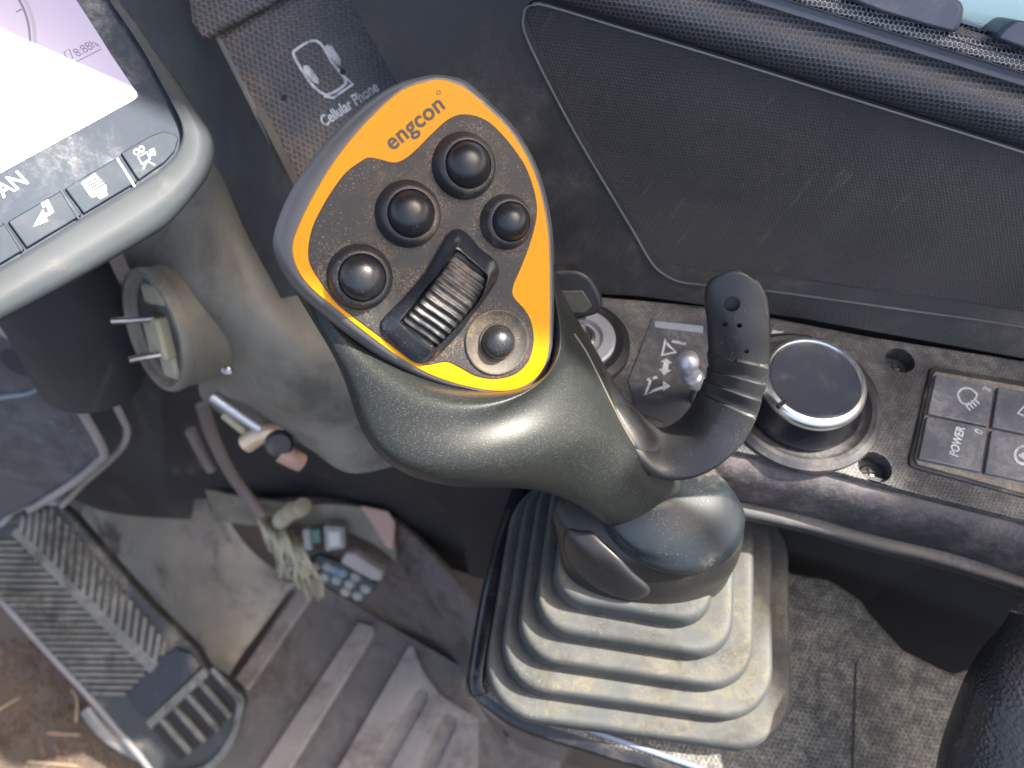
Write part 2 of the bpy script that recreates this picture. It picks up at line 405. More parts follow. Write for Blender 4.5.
side_m = M('blue_grey_panel', (.038, .048, .064), .35, grime=.6, gsc=9, dust=.5, dscale=9, dust_col=(.14, .15, .17), up=.2, scr=.4)
arm_m = M('armrest_leather', (.022, .022, .025), .30, leather=.00035, lscale=800, dust=.15)
glass_m = M('window_pane', (.48, .70, .70), .08, var=.05)  # opaque pane; the reflected sky is put into its colour
void_m = M('dark_background', (.013, .012, .013), .8)

# ------------------------------------------------------------------ reference planes
HEAD = Plane(P(430, 240, .22), camdir(.34, -.195, 1))
CON = Plane((0, .15, H-.273), (0, 0, 1), (1, -.12, 0))
BASE = Plane((0, .1, H-.37), (0, 0, 1), (1, -.14, 0))
FLOOR = Plane((0, 0, 0), (0, 0, 1))
ground_m = M('floor_soiled', (.075, .06, .05), .8, dust=.6, dscale=20, dust_col=(.11, .085, .065), up=.2, grain=.0004, gscale=200)
wa, wb = CON.hit(600, 296), CON.hit(1060, 372)
WALL = plane3(wa, wb, P(800, 0, .268))
MON = Plane(P(60, 130, .27), Vector((.62, -.33, .74)), P(137, 95, .27)-P(0, 172, .27))
TRAY = Plane(P(320, 90, .335), camdir(-.05, -.30, 1), P(378, 90, .335)-P(325, 127, .335))

# ================================================================== SETTING
mesh('floor', *prism_vf([Vector((-1.4, -.5, 0)), Vector((1.4, -.5, 0)), Vector((1.4, 1.2, 0)), Vector((-1.4, 1.2, 0))], Vector((0, 0, -.02))),
     ground_m, smooth=False, kind='structure')
# unseen slab added over the cab; outline shaped by the wanted shadow edges
zr = H+.50
def up_to_roof(p): return p+SUN*((zr-p.z)/SUN.z)
ra_, rb_ = up_to_roof(HEAD.hit(305, 281)), up_to_roof(HEAD.hit(552, 340))
rc_, rd_ = up_to_roof(BASE.hit(800, 690)), up_to_roof(BASE.hit(850, 775))
def inter(p, d, q, e):
    k = ((q.x-p.x)*e.y-(q.y-p.y)*e.x)/(d.x*e.y-d.y*e.x); return p+d*k
K = inter(ra_, rb_-ra_, rc_, rd_-rc_); dA = (ra_-rb_).normalized(); dB = (rd_-rc_).normalized()
K2 = K+dB*1.6
c1_, c2_ = up_to_roof(MON.hit(0, 40)), up_to_roof(MON.hit(137, 100))
C1 = c2_+(c1_-c2_).normalized()*1.5; C2 = c2_+(c2_-c1_).normalized()*.07
shade_outline = [C1, C2, ra_, K, K2, Vector((2.2, K2.y, zr)), Vector((2.2, 2.0, zr)), Vector((-1.6, 2.0, zr))]
mesh('shade_roof', *prism_vf(shade_outline, Vector((0, 0, .04))), M('shade_roof_grey', (.45, .45, .44), .7), smooth=False, kind='structure')
# added unseen plate, cut to the shade outline on the neck of the stick
neck_shade = [up_to_roof(P(*q))-Vector((0, 0, .006)) for q in ((640, 290, .25), (645, 434, .262), (586, 500, .266), (596, 545, .295), (622, 590, .31), (690, 588, .30), (690, 520, .285), (668, 455, .266), (690, 300, .25))]
mesh('neck_shade_plate', *prism_vf(neck_shade, Vector((0, 0, .004))), M('shade_plate_grey', (.3, .3, .3), .5), smooth=False, kind='structure')
# side wall of the cab with the hollow for the panel
wl = thing('cab_side_wall', 'dark grained plastic side wall of the cab behind the joystick, running up to the window', 'wall', WALL.hit(700, 200))
wall_poly = [(300, -130), (350, 0), (400, 88), (470, 190), (520, 290), (640, 296), (800, 318), (1100, 372), (1240, 395), (1240, 190), (700, 25), (560, -60)]
wobj = prism('wall_panel', wall_poly, WALL, -.012, 0, wall_m, wl)
door_out = pxs([(519, 12), (526, 3), (544, 1.5), (626, 26), (724, 55), (812, 83), (888, 106), (1024, 149), (1200, 208), (1200, 362), (1024, 329), (900, 311), (770, 293),
                (706, 287), (676, 283), (657, 273), (645, 259), (626, 226), (568, 128), (523, 39)], 5)
V, Fc = prism_vf([WALL.hit(a, b, .02) for a, b in door_out], WALL.n*-.0235)
cut(wobj, V, Fc)
prism('recess_floor', [(480, -30), (1230, -30), (1230, 400), (480, 400)], WALL, -.0128, -.0124, dark, wl)
def shrink(poly, k, cx, cy): return [(cx+(a-cx)*k, cy+(b-cy)*k) for a, b in poly]
prism('inset_panel', shrink(door_out, .985, 860, 165), WALL, -.0033, -.0004, door_m, wl, bevel=.0009, seg=3,
      label='black textured inset panel with a pale painted highlight along its edge')
# raised rim round the inset panel, coloured paler to stand for caught light
ro = [WALL.hit(a, b, .0002) for a, b in shrink(door_out, .990, 860, 165)]
ri = [WALL.hit(a, b, .0002) for a, b in shrink(door_out, .980, 860, 165)]
rr = [[p-WALL.n*.001 for p in ro], [p.lerp(q, .3)+WALL.n*.0010 for p, q in zip(ro, ri)], [p.lerp(q, .7)+WALL.n*.0010 for p, q in zip(ro, ri)], [p-WALL.n*.001 for p in ri]]
mesh('panel_lip', *loft_vf(rr, False, False), lip_m, wl, plane=WALL)
tube('edge_highlight', [WALL.hit(a, b, .0003) for a, b in ((532, 5), (548, 6), (626, 29.5), (724, 59), (812, 86.5), (888, 110), (1024, 152.5), (1190, 208))], .00045, M('edge_highlight_pale', (.24, .23, .22), .6, dust=.5), wl, n=6)  # pale tube stands for light caught on the top bevel
# ridge and sill that run above the inset panel
def wl_line(y_at_500, y_at_1100, off): return [WALL.hit(x, y_at_500+(y_at_1100-y_at_500)*(x-500)/600, off) for x in (440, 620, 800, 980, 1160)]
ridge_rows = [wl_line(-16, 170, 0.0005), wl_line(-21, 163, .006), wl_line(-35, 148, .010), wl_line(-52, 131, .0095), wl_line(-70, 114, .006), wl_line(-85, 101, .006), wl_line(-89, 97, .0085)]
sheet('wall_ridge', ridge_rows, ridge_m, wl, nu=40, nv=36, th=.008, world=True, plane=WALL)
sill_rows = [wl_line(-89, 97, .0088), wl_line(-93, 94, .0098), wl_line(-100, 86, .009), wl_line(-107, 80, .008), wl_line(-112, 75, .004)]
sheet('window_sill', sill_rows, sill_m, wl, nu=40, nv=24, th=.01, world=True, plane=WALL)
sheet('sill_edge_bead', [wl_line(-87.5, 98.5, .0082), wl_line(-89, 97, .0105), wl_line(-90.5, 95.5, .0088)], M('bead_plastic', (.075, .085, .11), .4), wl, nu=40, nv=12, th=.004, world=True)
# window track pieces, glass
def clip(poly, lab):
    t = thing('window_clip', lab, 'window clip', WALL.hit(*poly[0], .004), 'clips along the window sill')
    prism('clip_body', poly, WALL, -.006, .012, M('clip_plastic', (.05, .065, .10), .45, dust=.3), t, bevel=.0018, seg=3)
    c = (sum(a for a, b in poly)/len(poly), sum(b for a, b in poly)/len(poly))
    prism('clip_edge', shrink(poly, .9, *c), WALL, .0115, .0128, M('clip_edge', (.085, .095, .13), .5, dust=.4), t, bevel=.0005)
clip([(845, -8), (850, 0), (880, 12), (930, 27), (958, 34), (963, 22), (966, 8), (962, 2), (935, -16), (870, -30)], 'wide dark grey clip on the window sill, left of the gap showing the pane')
clip([(995, 38), (1003, 28), (1014, 20), (1024, 21), (1090, 40), (1100, 74), (1040, 55)], 'dark grey clip at the top right corner of the sill')
gl = thing('side_window', 'pale green window pane seen beyond the sill at the top right', 'window', WALL.hit(990, 10, -.01))
prism('window_pane', [(560, -200), (1250, -60), (1250, 120), (1024, 52), (900, 12), (700, -60)], Plane(WALL.hit(990, 20, -.012), WALL.n), -.003, 0, glass_m, gl)
prism('glass_seal', [(940, 20), (1060, 58), (1060, 50), (940, 10)], Plane(WALL.hit(990, 20, -.004), WALL.n), -.003, 0, M('seal', (.20, .28, .36), .3), gl, bevel=.0006)

# ------------------------------------------------------------------ console pod
cp = thing('console', 'grey dusty textured side console with raised mouldings below the wall panel', 'console', CON.hit(800, 400))
cons_poly = [(430, 285), (600, 297), (703, 306), (768, 317), (870, 337), (1024, 361), (1240, 392), (1240, 600), (1024, 520), (900, 489), (826, 469), (741, 452), (640, 428), (430, 380)]
con_o = prism('console_top', cons_poly, CON, -.010, 0, cons_m, cp, bevel=.0025, seg=3)
front = [(430, 381), (640, 429), (741, 453), (826, 470), (900, 490), (1024, 521), (1240, 601)]
fr0 = [CON.hit(a, b, -.001) for a, b in front]; din = Vector((-.12, -1, 0)).normalized()
def shift(row, dy, dz): return [p+din*dy+Vector((0, 0, dz)) for p in row]
sheet('console_front', [shift(fr0, -.004, -.002), shift(fr0, .003, -.004), shift(fr0, .007, -.010), shift(fr0, .009, -.022), shift(fr0, .009, -.028)], M('console_front_plastic', (.026, .026, .031), .5, dust=.9, dscale=20, dust_col=(.13, .11, .11), up=.1, grain=.0002, gscale=600), cp, nu=40, nv=24, th=.004, world=True)
sheet('console_ledge', [shift(fr0, .006, -.0275), shift(fr0, .013, -.0285), shift(fr0, .0145, -.031), shift(fr0, .0135, -.036), shift(fr0, .009, -.040), shift(fr0, .002, -.041)], M('ledge_plastic', (.030, .030, .034), .5, dust=.4, dscale=30, dust_col=(.2, .18, .17), up=.9), cp, nu=40, nv=36, th=.004, world=True)
mesh('console_underside', *prism_vf([p-Vector((0, 0, .02))-din*.005 for p in fr0]+[p-Vector((0, 0, .02)) for p in [CON.hit(1240, 392), CON.hit(430, 285)]], Vector((0, 0, -.3))), void_m, cp, smooth=False)  # near-black colour stands for the shade in the gap
# screw wells and dial hollow
def cyl_vf(c, ax, r, h0, h1, n=28):
    e = ax.orthogonal().normalized(); g = ax.cross(e)
    rings = [[c+ax*h+(e*cos(2*pi*i/n)+g*sin(2*pi*i/n))*r for i in range(n)] for h in (h0, h1)]
    return loft_vf(rings)
Z = Vector((0, 0, 1))
s1, s2 = CON.hit(900, 360), CON.hit(875, 467)
cut(con_o, *join([cyl_vf(s1, Z, .0062, -.0085, .01), cyl_vf(s2, Z, .0066, -.0085, .01)]))
for c, lab in ((s1, 'crosshead screw deep in the well nearest the switch pad corner, above the other'), (s2, 'crosshead screw deep in the lower well, towards the console front edge')):
    t = thing('screw', lab, 'screw', c-Z*.0084, 'screws sunk in the console')
    lathe('screw_head', c-Z*.0085, Z, [(.0038, 0), (.0038, .0012), (.003, .002), (.0005, .0024)], steel, t, n=24)
    mesh('screw_slot', *join([box_vf(c-Z*.0062, Vector((.0022, 0, 0)), Vector((0, .0004, 0)), Z*.0002), box_vf(c-Z*.0061, Vector((0, .0022, 0)), Vector((.0004, 0, 0)), Z*.0002)]), void_m, t, smooth=False)
# rotary dial
dc = CON.hit(800, 400)
dl = thing('rotary_dial', 'round black rotary dial knob with a chrome ring on the console, right of the paddle', 'dial', dc)
lathe('dial_bezel', dc, Z, [(.0335, -.0005), (.0330, .0015), (.0305, .0030), (.0285, .0026), (.0270, .0008), (.0258, .0004), (.0238, .0004)], M('bezel_grained', (.026, .026, .030), .5, dust=.5, dscale=30, dust_col=(.16, .14, .13), grain=.0001, gscale=700), dl, n=72)
lathe('dial_skirt', dc, Z, [(.0240, .0004), (.0245, .0030), (.0236, .0050), (.0216, .0100), (.0208, .0128), (.0206, .0135)], M('dial_skirt', (.010, .011, .015), .28, dust=.1), dl, n=72)
ring = lathe('chrome_ring', dc, Z, [(.0200, .0100), (.0209, .0128), (.0213, .0146), (.0209, .0164), (.0198, .0176), (.0184, .0179), (.0178, .0172), (.0172, .0150)], chrome, dl, n=72)
lathe('dial_cap', dc, Z, [(.0180, .0150), (.0179, .0168), (.0172, .0175), (.0140, .0170), (.0070, .0166), (.0003, .0165)], dialtop, dl, n=72)
mk = Plane(dc+Z*.0172, Z)
m1 = mk.hit(777, 408); dv = (m1-mk.o).normalized()
mesh('dial_marker', *box_vf(mk.o+dv*.0194+Z*.0006, dv*.0022, Z.cross(dv)*.0009, Z*.0009), black, dl, bevel=.0002)
# small printed marks beside the dial
prism('printed_mark', [(773, 330), (784, 332), (778, 341), (769, 339)], CON, 0, .0003, white, cp)
prism('printed_mark', [(752, 427), (760, 430), (757, 434), (750, 432)], CON, 0, .0003, white, cp)

# switch pad
sp_ = thing('switch_pad', 'square keypad of dusty grey switches in a dark frame at the right edge', 'switch pad', CON.hit(980, 420))
prism('pad_frame', [(934, 366), (930, 369), (909, 459), (910, 465), (916, 468), (1024, 497), (1200, 545), (1200, 420), (1024, 381)], CON, -.001, .0012, M('pad_frame_rubber', (.022, .022, .026), .45, dust=.35), sp_, bevel=.0006)
prism('pad_base', [(936, 371), (933, 374), (915, 458), (918, 464), (1024, 493), (1200, 541), (1200, 423), (1024, 386)], CON, .0011, .0022, M('pad_base', (.10, .09, .08), .6, dust=.9, dscale=60), sp_, bevel=.0005)
a0, a1, b0 = CON.hit(936, 374, .004), CON.hit(996, 386, .004), CON.hit(918, 461, .004)
du = a1-a0; dvv = (b0-a0)/2
KP = Plane(a0, Z, du)
for i in range(3):
    for j in range(2):
        o = a0+du*i*1.04+dvv*j*1.0; u = du*.97; v = dvv*.94
        q = [o, o+u, o+u+v, o+v]
        Vv, Ff = prism_vf(q, Vector((0, 0, -.003)))
        lab = [('switch key with a work lamp symbol'), ('switch key marked POWER'), ('switch key with a triangle symbol'), ('switch key with a circular arrow'), None, None][i*2+j]
        mesh('switch_key', Vv, Ff, sw_m, sp_, bevel=.0005, seg=3, plane=CON, label=lab)
KPo = .0001
text('lettering', 'POWER', (957.5, 457), (965, 428), KP, KPo, white, sp_, ysc=1.1, bold=.02)
text('lettering', '2', (990, 392.5), (991, 388.5), KP, KPo, white, sp_, ysc=1.0, bold=.03)
text('lettering', '0', (982, 435), (983, 431), KP, KPo, white, sp_, ysc=1.0, bold=.02)
lamp = [(960, 400), (958, 394), (962, 389), (968, 388), (974, 391), (977, 396), (970, 404), (963, 403)]
ribbon('printed_symbol', pxs(lamp, 4), 1.7, KP, KPo, white, sp_, closed=True)
for k in range(4):
    x = 965+k*3.0; ribbon('printed_symbol', [(x, 404-k*1.9), (x+5.5, 410-k*2.2+.5)], 1.3, KP, KPo, white, sp_)
ribbon('printed_symbol', [(1030, 400), (1018, 413), (1035, 421)], 2.0, KP, KPo, white, sp_)
ribbon('printed_symbol', [(1024+9*cos(t), 455+9*sin(t)) for t in [radians(60+k*24) for k in range(11)]], 2.6, KP, KPo, white, sp_)
prism('printed_symbol', [(1018, 455), (1026, 451), (1025, 460)], KP, 0, KPo, white, sp_)

# key switch behind the grip
kc = CON.hit(580, 345); ks = thing('ignition_switch', 'silver ignition switch with a black key in it, right beside the yellow edge', 'key switch', kc)
lathe('switch_bezel', kc, Z, [(.0220, 0), (.0215, .003), (.0185, .0052), (.0155, .0046), (.0145, .003)], M('bezel_plastic', (.02, .02, .022), .35, dust=.3), ks, n=56)
lathe('silver_ring', kc, Z, [(.0150, .002), (.0150, .0060), (.0140, .0068), (.0095, .0070), (.0090, .0060), (.0085, .0048), (.0003, .0048)], silver, ks, n=56)
lathe('key_barrel', kc, Z, [(.0062, .004), (.0062, .0068), (.0048, .0074), (.0045, .0062), (.0003, .0062)], steel, ks, n=40)
kd = (CON.hit(600, 300)-CON.hit(560, 300)).normalized(); kn = Vector((.15, -.45, .55)).normalized()
KEY = plane3(P(560, 285, .262), P(600, 292, .262), P(570, 322, .270))
kb = prism('key_bow', pxs([(548, 276), (572, 271), (588, 277), (598, 292), (602, 306), (597, 314), (584, 318), (560, 320), (545, 318)], 4), KEY, -.0032, .0032, black, ks, bevel=.0014, seg=3)
prism('key_bow_face', [(553, 291), (583, 291), (592, 306), (586, 313), (555, 314)], KEY, .0030, .0037, M('key_face', (.06, .055, .05), .5, dust=.4), kb, bevel=.0004)
tube('key_blade', [P(580, 316, .269), kc+Z*.004], .0022, steel, ks, per=1)

# toggle lever with ball and its print
tc0 = CON.hit(705, 400); tg = thing('toggle_lever', 'small bare metal toggle lever with a ball tip, left of the ribbed paddle', 'toggle switch', tc0)
lathe('toggle_collar', tc0, Z, [(.0065, 0), (.0062, .003), (.0045, .005), (.0025, .006)], steel, tg, n=32)
tip = P(687, 362, .285)
tube('toggle_stem', [tc0+Z*.003, tc0.lerp(tip, .5), tip], lambda t: .0022+.0012*t, silver, tg)
sd_ = (tip-tc0).normalized()
lathe('toggle_ball', tip, sd_, [(.0048*sin(pi*k/12)+1e-5, -.0048*cos(pi*k/12)) for k in range(13)], silver, tg, n=28, sharp=0)
lathe('toggle_nut', P(693, 378, .290), sd_, [(.0038, -.003), (.0043, -.001), (.0040, .002), (.003, .003)], silver, tg, n=20)
# raised plate and the printed symbols
prism('symbol_plate', [(652, 318), (700, 322), (712, 324), (712, 424), (668, 424), (636, 412), (628, 380)], CON, 0, .0006, M('plate_film', (.040, .044, .054), .42, dust=.45, dscale=25, dust_col=(.26, .25, .24), up=0), cp, bevel=.0003)
prism('printed_mark', [(655, 321), (703, 326), (703, 333), (655, 327)], CON, .0005, .0009, M('faded_print', (.22, .25, .30), .5, dust=.3), cp)
for pts, cl in (([(666, 338), (662, 355), (676, 352), (668, 345)], True), ([(672, 341), (686, 344)], False), ([(652, 377), (645, 395), (655, 390), (667, 386)], False), ([(647, 380), (657, 377)], False),
                ([(664, 382), (669, 386), (664, 390)], True)):
    ribbon('printed_symbol', pts, 2.6, CON, .0009, white, cp, closed=cl)
prism('printed_symbol', [(666, 358), (672, 363), (669, 363), (668, 370), (671, 370), (664, 375), (659, 369), (662, 369), (664, 362), (661, 362)], CON, .0005, .0009, white, cp)

# ------------------------------------------------------------------ phone tray / column strip
tr = thing('phone_tray', 'honeycomb textured phone tray strip printed with a phone holder sign, behind the joystick head', 'tray', TRAY.hit(320, 120))
prism('tray_surface', [(215, 33), (294, 188), (330, 260), (470, 200), (428, 88), (368, -1), (340, -60), (200, -60)], TRAY, -.008, 0, tray_m, tr, bevel=.0010)
prism('tray_upper_step', [(190, 22), (203, 40), (262, 8), (380, -60), (180, -90)], TRAY, .0, .006, tray_m, tr, bevel=.0015)
text('lettering', 'Cellular Phone', (324.5, 127), (379.5, 90), TRAY, .0002, white, tr, ysc=1.35, bold=.018)
ribbon('printed_symbol', pxs([(294, 56), (297, 49), (311, 41), (321, 44), (332, 62), (345, 79), (343, 86), (330, 94), (322, 93), (310, 82)], 4), 2.6, TRAY, .0002, white, tr, closed=True)
prism('printed_symbol', [(326, 45), (331, 45), (341, 60), (340, 66), (336, 64), (325, 49)], TRAY, 0, .0003, white, tr)
prism('printed_symbol', [(303, 66), (308, 65), (318, 78), (319, 84), (313, 82), (304, 71)], TRAY, 0, .0003, white, tr)
ribbon('printed_symbol', [(343, 76), (353, 84), (333, 98), (324, 96)], 2.6, TRAY, .0003, white, tr)
for a, b in ((285, 98), (343.5, 72)):
    lathe('tray_hole', TRAY.hit(a, b, -.001), TRAY.n, [(.0014, 0), (.0014, .0013), (.0009, .0014), (.0001, .0014)], void_m, tr, n=16)
# dark flank left of the tray, reaching down
flank_m = M('flank_plastic', (.045, .044, .046), .5, grime=.7, gsc=14, speck=.4, dust=.5, dscale=9, dust_col=(.13, .11, .09), up=.2)
t = sheet('column_flank', [[(60, -120, .44), (120, -110, .40), (170, -90, .35), (190, -60, .34)], [(110, -20, .43), (160, -20, .39), (200, -20, .345), (216, 10, .335)],
       [(120, 60, .44), (200, 60, .39), (228, 60, .345), (236, 72, .336)],
       [(130, 140, .45), (215, 140, .40), (255, 130, .350), (268, 134, .338)],
       [(150, 220, .46), (235, 225, .40), (280, 215, .355), (303, 203, .341)],
       [(200, 300, .45), (260, 300, .41), (320, 290, .36), (340, 270, .345)]], flank_m, nu=24, nv=24, th=.004)
finish(t, 'dark dusty side of the column between the monitor and the honeycomb tray', 'column side')
prism('tray_edge', [(213, 34), (217, 32), (296, 186), (292, 190)], TRAY, -.001, .0016, M('tray_edge', (.10, .11, .12), .5, dust=.4), tr, bevel=.0004)

# ------------------------------------------------------------------ front column with the round socket boss
cl = thing('front_column', 'smooth olive grey moulded column with a round socket boss, left of the joystick', 'column', P(260, 400, .5))
sheet('column_body', [
    [(150, 120, .43), (190, 130, .42), (225, 150, .41), (250, 205, .415), (262, 240, .43)],
    [(120, 210, .44), (180, 215, .40), (225, 220, .39), (262, 245, .40), (285, 275, .42)],
    [(130, 270, .43), (185, 290, .395), (240, 290, .385), (300, 300, .40), (325, 320, .42)],
    [(190, 350, .44), (225, 345, .41), (275, 350, .39), (330, 350, .40), (370, 365, .42)],
    [(200, 395, .47), (240, 392, .43), (285, 400, .41), (350, 400, .41), (420, 420, .43)],
    [(210, 405, .49), (250, 408, .46), (290, 425, .44), (330, 432, .43), (395, 425, .44)],
    [(228, 420, .51), (262, 425, .49), (308, 448, .465), (350, 473, .45), (410, 462, .45)]], col_m, cl, nu=36, nv=48, th=.006)
bx = camdir(-.66, -.30, .70).normalized(); bc = P(158, 330, .41)
lathe('socket_boss', bc, bx, [(.038, -.075), (.0360, -.03), (.0345, -.006), (.0345, -.0015), (.0338, 0), (.0310, .0005), (.0295, -.0005), (.0280, -.004), (.0278, -.020), (.0003, -.021)], col_m, cl, n=56)
lathe('socket_ring', bc+bx*.0006, bx, [(.0350, -.003), (.0355, .001), (.0345, .003), (.0318, .0032), (.0306, .0012), (.0304, -.003)], M('ring_plastic', (.15, .145, .13), .5, dust=.5), cl, n=56)
pu = camdir(.2, 1, 0); pu = (pu-bx*pu.dot(bx)).normalized(); pv = bx.cross(pu)
so_ = thing('power_connector', 'cream coloured connector with two bare metal prongs seated in the round socket', 'connector', bc)
mesh('connector_block', *box_vf(bc-bx*.006-pu*.004, pu*.012, pv*.010, bx*.010), cream, so_, bevel=.002)
mesh('connector_block', *box_vf(bc-bx*.010-pu*.022, pu*.007, pv*.009, bx*.010), cream, so_, bevel=.002)
mesh('connector_block', *box_vf(bc-bx*.010+pu*.020-pv*.002, pu*.006, pv*.012, bx*.010), cream, so_, bevel=.002)
tube('metal_prong', [P(157, 318, .405), P(132, 320, .402), P(111, 321, .398)], .0019, steel, so_)
tube('metal_prong', [P(164, 354, .410), P(145, 357, .405), P(129, 360, .400)], .0019, steel, so_)
lathe('boss_screw', P(227, 371, .395), camdir(0, -.2, 1), [(.003, -.001), (.003, .001), (.002, .0018), (.0003, .002)], steel, cl, n=16)
# surfaces beneath the column
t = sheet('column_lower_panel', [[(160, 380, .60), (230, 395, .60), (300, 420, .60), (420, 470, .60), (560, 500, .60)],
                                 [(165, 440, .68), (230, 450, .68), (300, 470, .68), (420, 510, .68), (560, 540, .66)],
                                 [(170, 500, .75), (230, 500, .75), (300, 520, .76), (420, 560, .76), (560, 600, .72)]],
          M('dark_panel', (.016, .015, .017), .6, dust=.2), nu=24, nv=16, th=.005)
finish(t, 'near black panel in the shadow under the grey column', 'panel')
for k, (pts, r) in enumerate((([(202, 405, .56), (214, 440, .58), (232, 475, .60), (262, 515, .62)], .005), ([(190, 430, .58), (200, 450, .59), (212, 470, .60)], .0045))):
    t = tube('hose', [P(*q) for q in pts], r, M('hose_rubber', (.11, .088, .082), .5, dust=.3), n=12)
    finish(t, ['long dusty brown hose running down under the socket boss', 'short hose end to the left of the long brown hose'][k], 'hose', 'hoses under the socket boss')
# lever rod with clevis
lv = thing('linkage_rod', 'bright steel linkage rod with a clevis joint under the column', 'linkage', P(260, 430, .46))
tube('rod', [P(212, 396, .45), P(238, 414, .455), P(262, 430, .46)], .0032, silver, lv, n=14)
tube('rod_sleeve', [P(224, 414, .465), P(246, 432, .468), P(262, 444, .47)], .003, cream, lv, n=14)
tube('clevis', [P(246, 444, .465), P(262, 434, .462), P(284, 432, .465)], .0062, M('brass', (.55, .42, .30), .35, metal=.4, dust=.2), lv, n=16)
lathe('pivot_bolt', P(279, 444, .458), camdir(.3, -.3, 1), [(.0085, -.006), (.0085, .001), (.007, .0025), (.0003, .003)], black, lv, n=28)
tube('link_end', [P(282, 452, .464), P(292, 458, .466), P(301, 463, .470)], lambda t: .0068-.001*t, pink, lv, n=16)

# ------------------------------------------------------------------ monitor
mn = thing('monitor', 'grey framed display monitor glaring white, with a row of keys below the screen', 'monitor', MON.hit(60, 130))
fo = [(118, -3), (135, 20), (160, 57), (186, 92), (206, 124), (213, 140), (214, 158), (208, 176), (197, 192), (180, 212), (166, 226), (140, 243), (90, 272), (40, 300), (-20, 332), (-260, 460), (-330, 330), (-60, -200), (0, -190)]
fi = [(100, -14), (120, 16), (140, 46), (160, 82), (174, 108), (181, 124), (182, 138), (177, 152), (168, 163), (150, 177), (120, 195), (80, 219), (40, 244), (0, 268), (-60, 302), (-300, 420), (-330, 300), (-90, -150), (0, -170)]
fo_s, fi_s = pxs(fo, 4), pxs(fi, 4)
r0 = [MON.hit(a, b, -.030) for a, b in fo_s]; cc = (20, 120)
def mix2(k): return [(p[0]*(1-k)+q[0]*k, p[1]*(1-k)+q[1]*k) for p, q in zip(fo_s, fi_s)]
rings = [[MON.hit(a, b, h) for a, b in pl] for pl, h in ((shrink(fo_s, .97, *cc), -.030), (fo_s, -.0035), (shrink(fo_s, .995, *cc), -.0012), (mix2(.10), .0012), (mix2(.22), .0024),
         (mix2(.5), .0030), (mix2(.90), .0030), (mix2(.955), .0034), (mix2(.99), .0030), (fi_s, .0012), (fi_s, -.002))]
mesh('monitor_frame', *loft_vf(rings, True, False), frame_m, mn, sharp=50)
prism('monitor_bezel', shrink(fi_s, 1.004, *cc), MON, -.004, -.0006, bez_m, mn)
# screen
scr = bpy.data.materials.new('screen_display'); scr.use_nodes = True; b = scr.node_tree.nodes['Principled BSDF']
b.inputs['Base Color'].default_value = (.05, .05, .06, 1); b.inputs['Roughness'].default_value = .24; b.inputs['Specular IOR Level'].default_value = 1.0
b.inputs['Emission Color'].default_value = (.36, .31, .50, 1); b.inputs['Emission Strength'].default_value = .30
so2 = prism('screen', [(73, -5), (90, 21), (112, 56), (137, 93), (137, 97), (133, 100), (80, 129), (0, 173), (-60, 206), (-260, 310), (-200, -100), (50, -40)], MON, -.003, 0, scr, mn)
dsp = emis('display_ink', (.22, .20, .32), .22); gau = emis('display_pale', (.45, .42, .55), .25)
arc = [(-50+80*cos(t), 40+80*sin(t)) for t in [radians(-60+6*k) for k in range(15)]]
ribbon('display_gauge', arc, 2.4, MON, .0001, dsp, so2); ribbon('display_gauge', [(-50+85*cos(t), 40+85*sin(t)) for t in [radians(-60+6*k) for k in range(15)]], 4, MON, .0001, gau, so2)
for (a, b_) in (((16, 12), (22, 9)), ((25, 45), (31, 46))): ribbon('display_tick', [a, b_], 1.4, MON, .0001, dsp, so2)
ribbon('display_symbol', [(64, 52), (69, 49), (73, 58), (68, 61)], 1.2, MON, .0001, dsp, so2, closed=True)
ribbon('display_symbol', [(72, 64), (101, 49), (97, 43)], 1.0, MON, .0001, dsp, so2)
text('display_reading', '8:88h', (78, 57), (98, 46), MON, .0001, dsp, so2)
# keys along the lower bezel
seps = [(-44, 268), (13, 236), (70, 204), (126, 172)]
top = lambda x: 225-(x)*.585; bot = lambda x: 266-(x)*.60
def keyq(x0, x1, right=None):
    return [(x0-4, top(x0-4)+1), (x1-6, top(x1-6)+1), (x1+13, bot(x1+13)-2), (x0+15, bot(x0+15)-2)]
prism('monitor_key', keyq(-44, 12), MON, -.001, .0008, key_m, mn, bevel=.0004)
prism('monitor_key', keyq(12, 69), MON, -.001, .0008, key_m, mn, bevel=.0004, label='monitor key with a return arrow')
prism('monitor_key', keyq(69, 125), MON, -.001, .0008, key_m, mn, bevel=.0004, label='monitor key with a list symbol')
prism('monitor_key', [(121, 153), (150, 136), (163, 131), (174, 134), (179, 138), (175, 151), (165, 162), (139, 180)], MON, -.001, .0008, key_m, mn, bevel=.0004, label='end key with a camera symbol')
sepm = M('key_separator', (.42, .45, .48), .4)
for x, y in ((13, 236), (70, 204), (126, 172)):
    ribbon('key_separator', [(x-9, y-14), (x+9, y+15)], 2.0, MON, .0012, sepm if x == 126 else bez_m, mn, th=.001)
ko = .00092
prism('printed_symbol', [(33, 227), (43, 209), (45, 214), (49, 211.5), (46, 206), (43, 208), (41, 203), (48, 199.5), (54, 212), (46, 217), (48, 221)], MON, .0007, ko, white, mn)
prism('printed_symbol', [(81, 183), (95, 173), (106, 185), (107, 190), (92, 198)], MON, .0007, ko, white, mn)
for k in range(4): ribbon('printed_line', [(86+k*2.6, 187+k*2.0-3), (98+k*2.6, 180+k*2.0-3)], 1.7, MON, ko+.0001, key_m, mn)
prism('printed_symbol', [(97, 196), (106, 191), (108, 195), (100, 199)], MON, .0007, ko, white, mn)
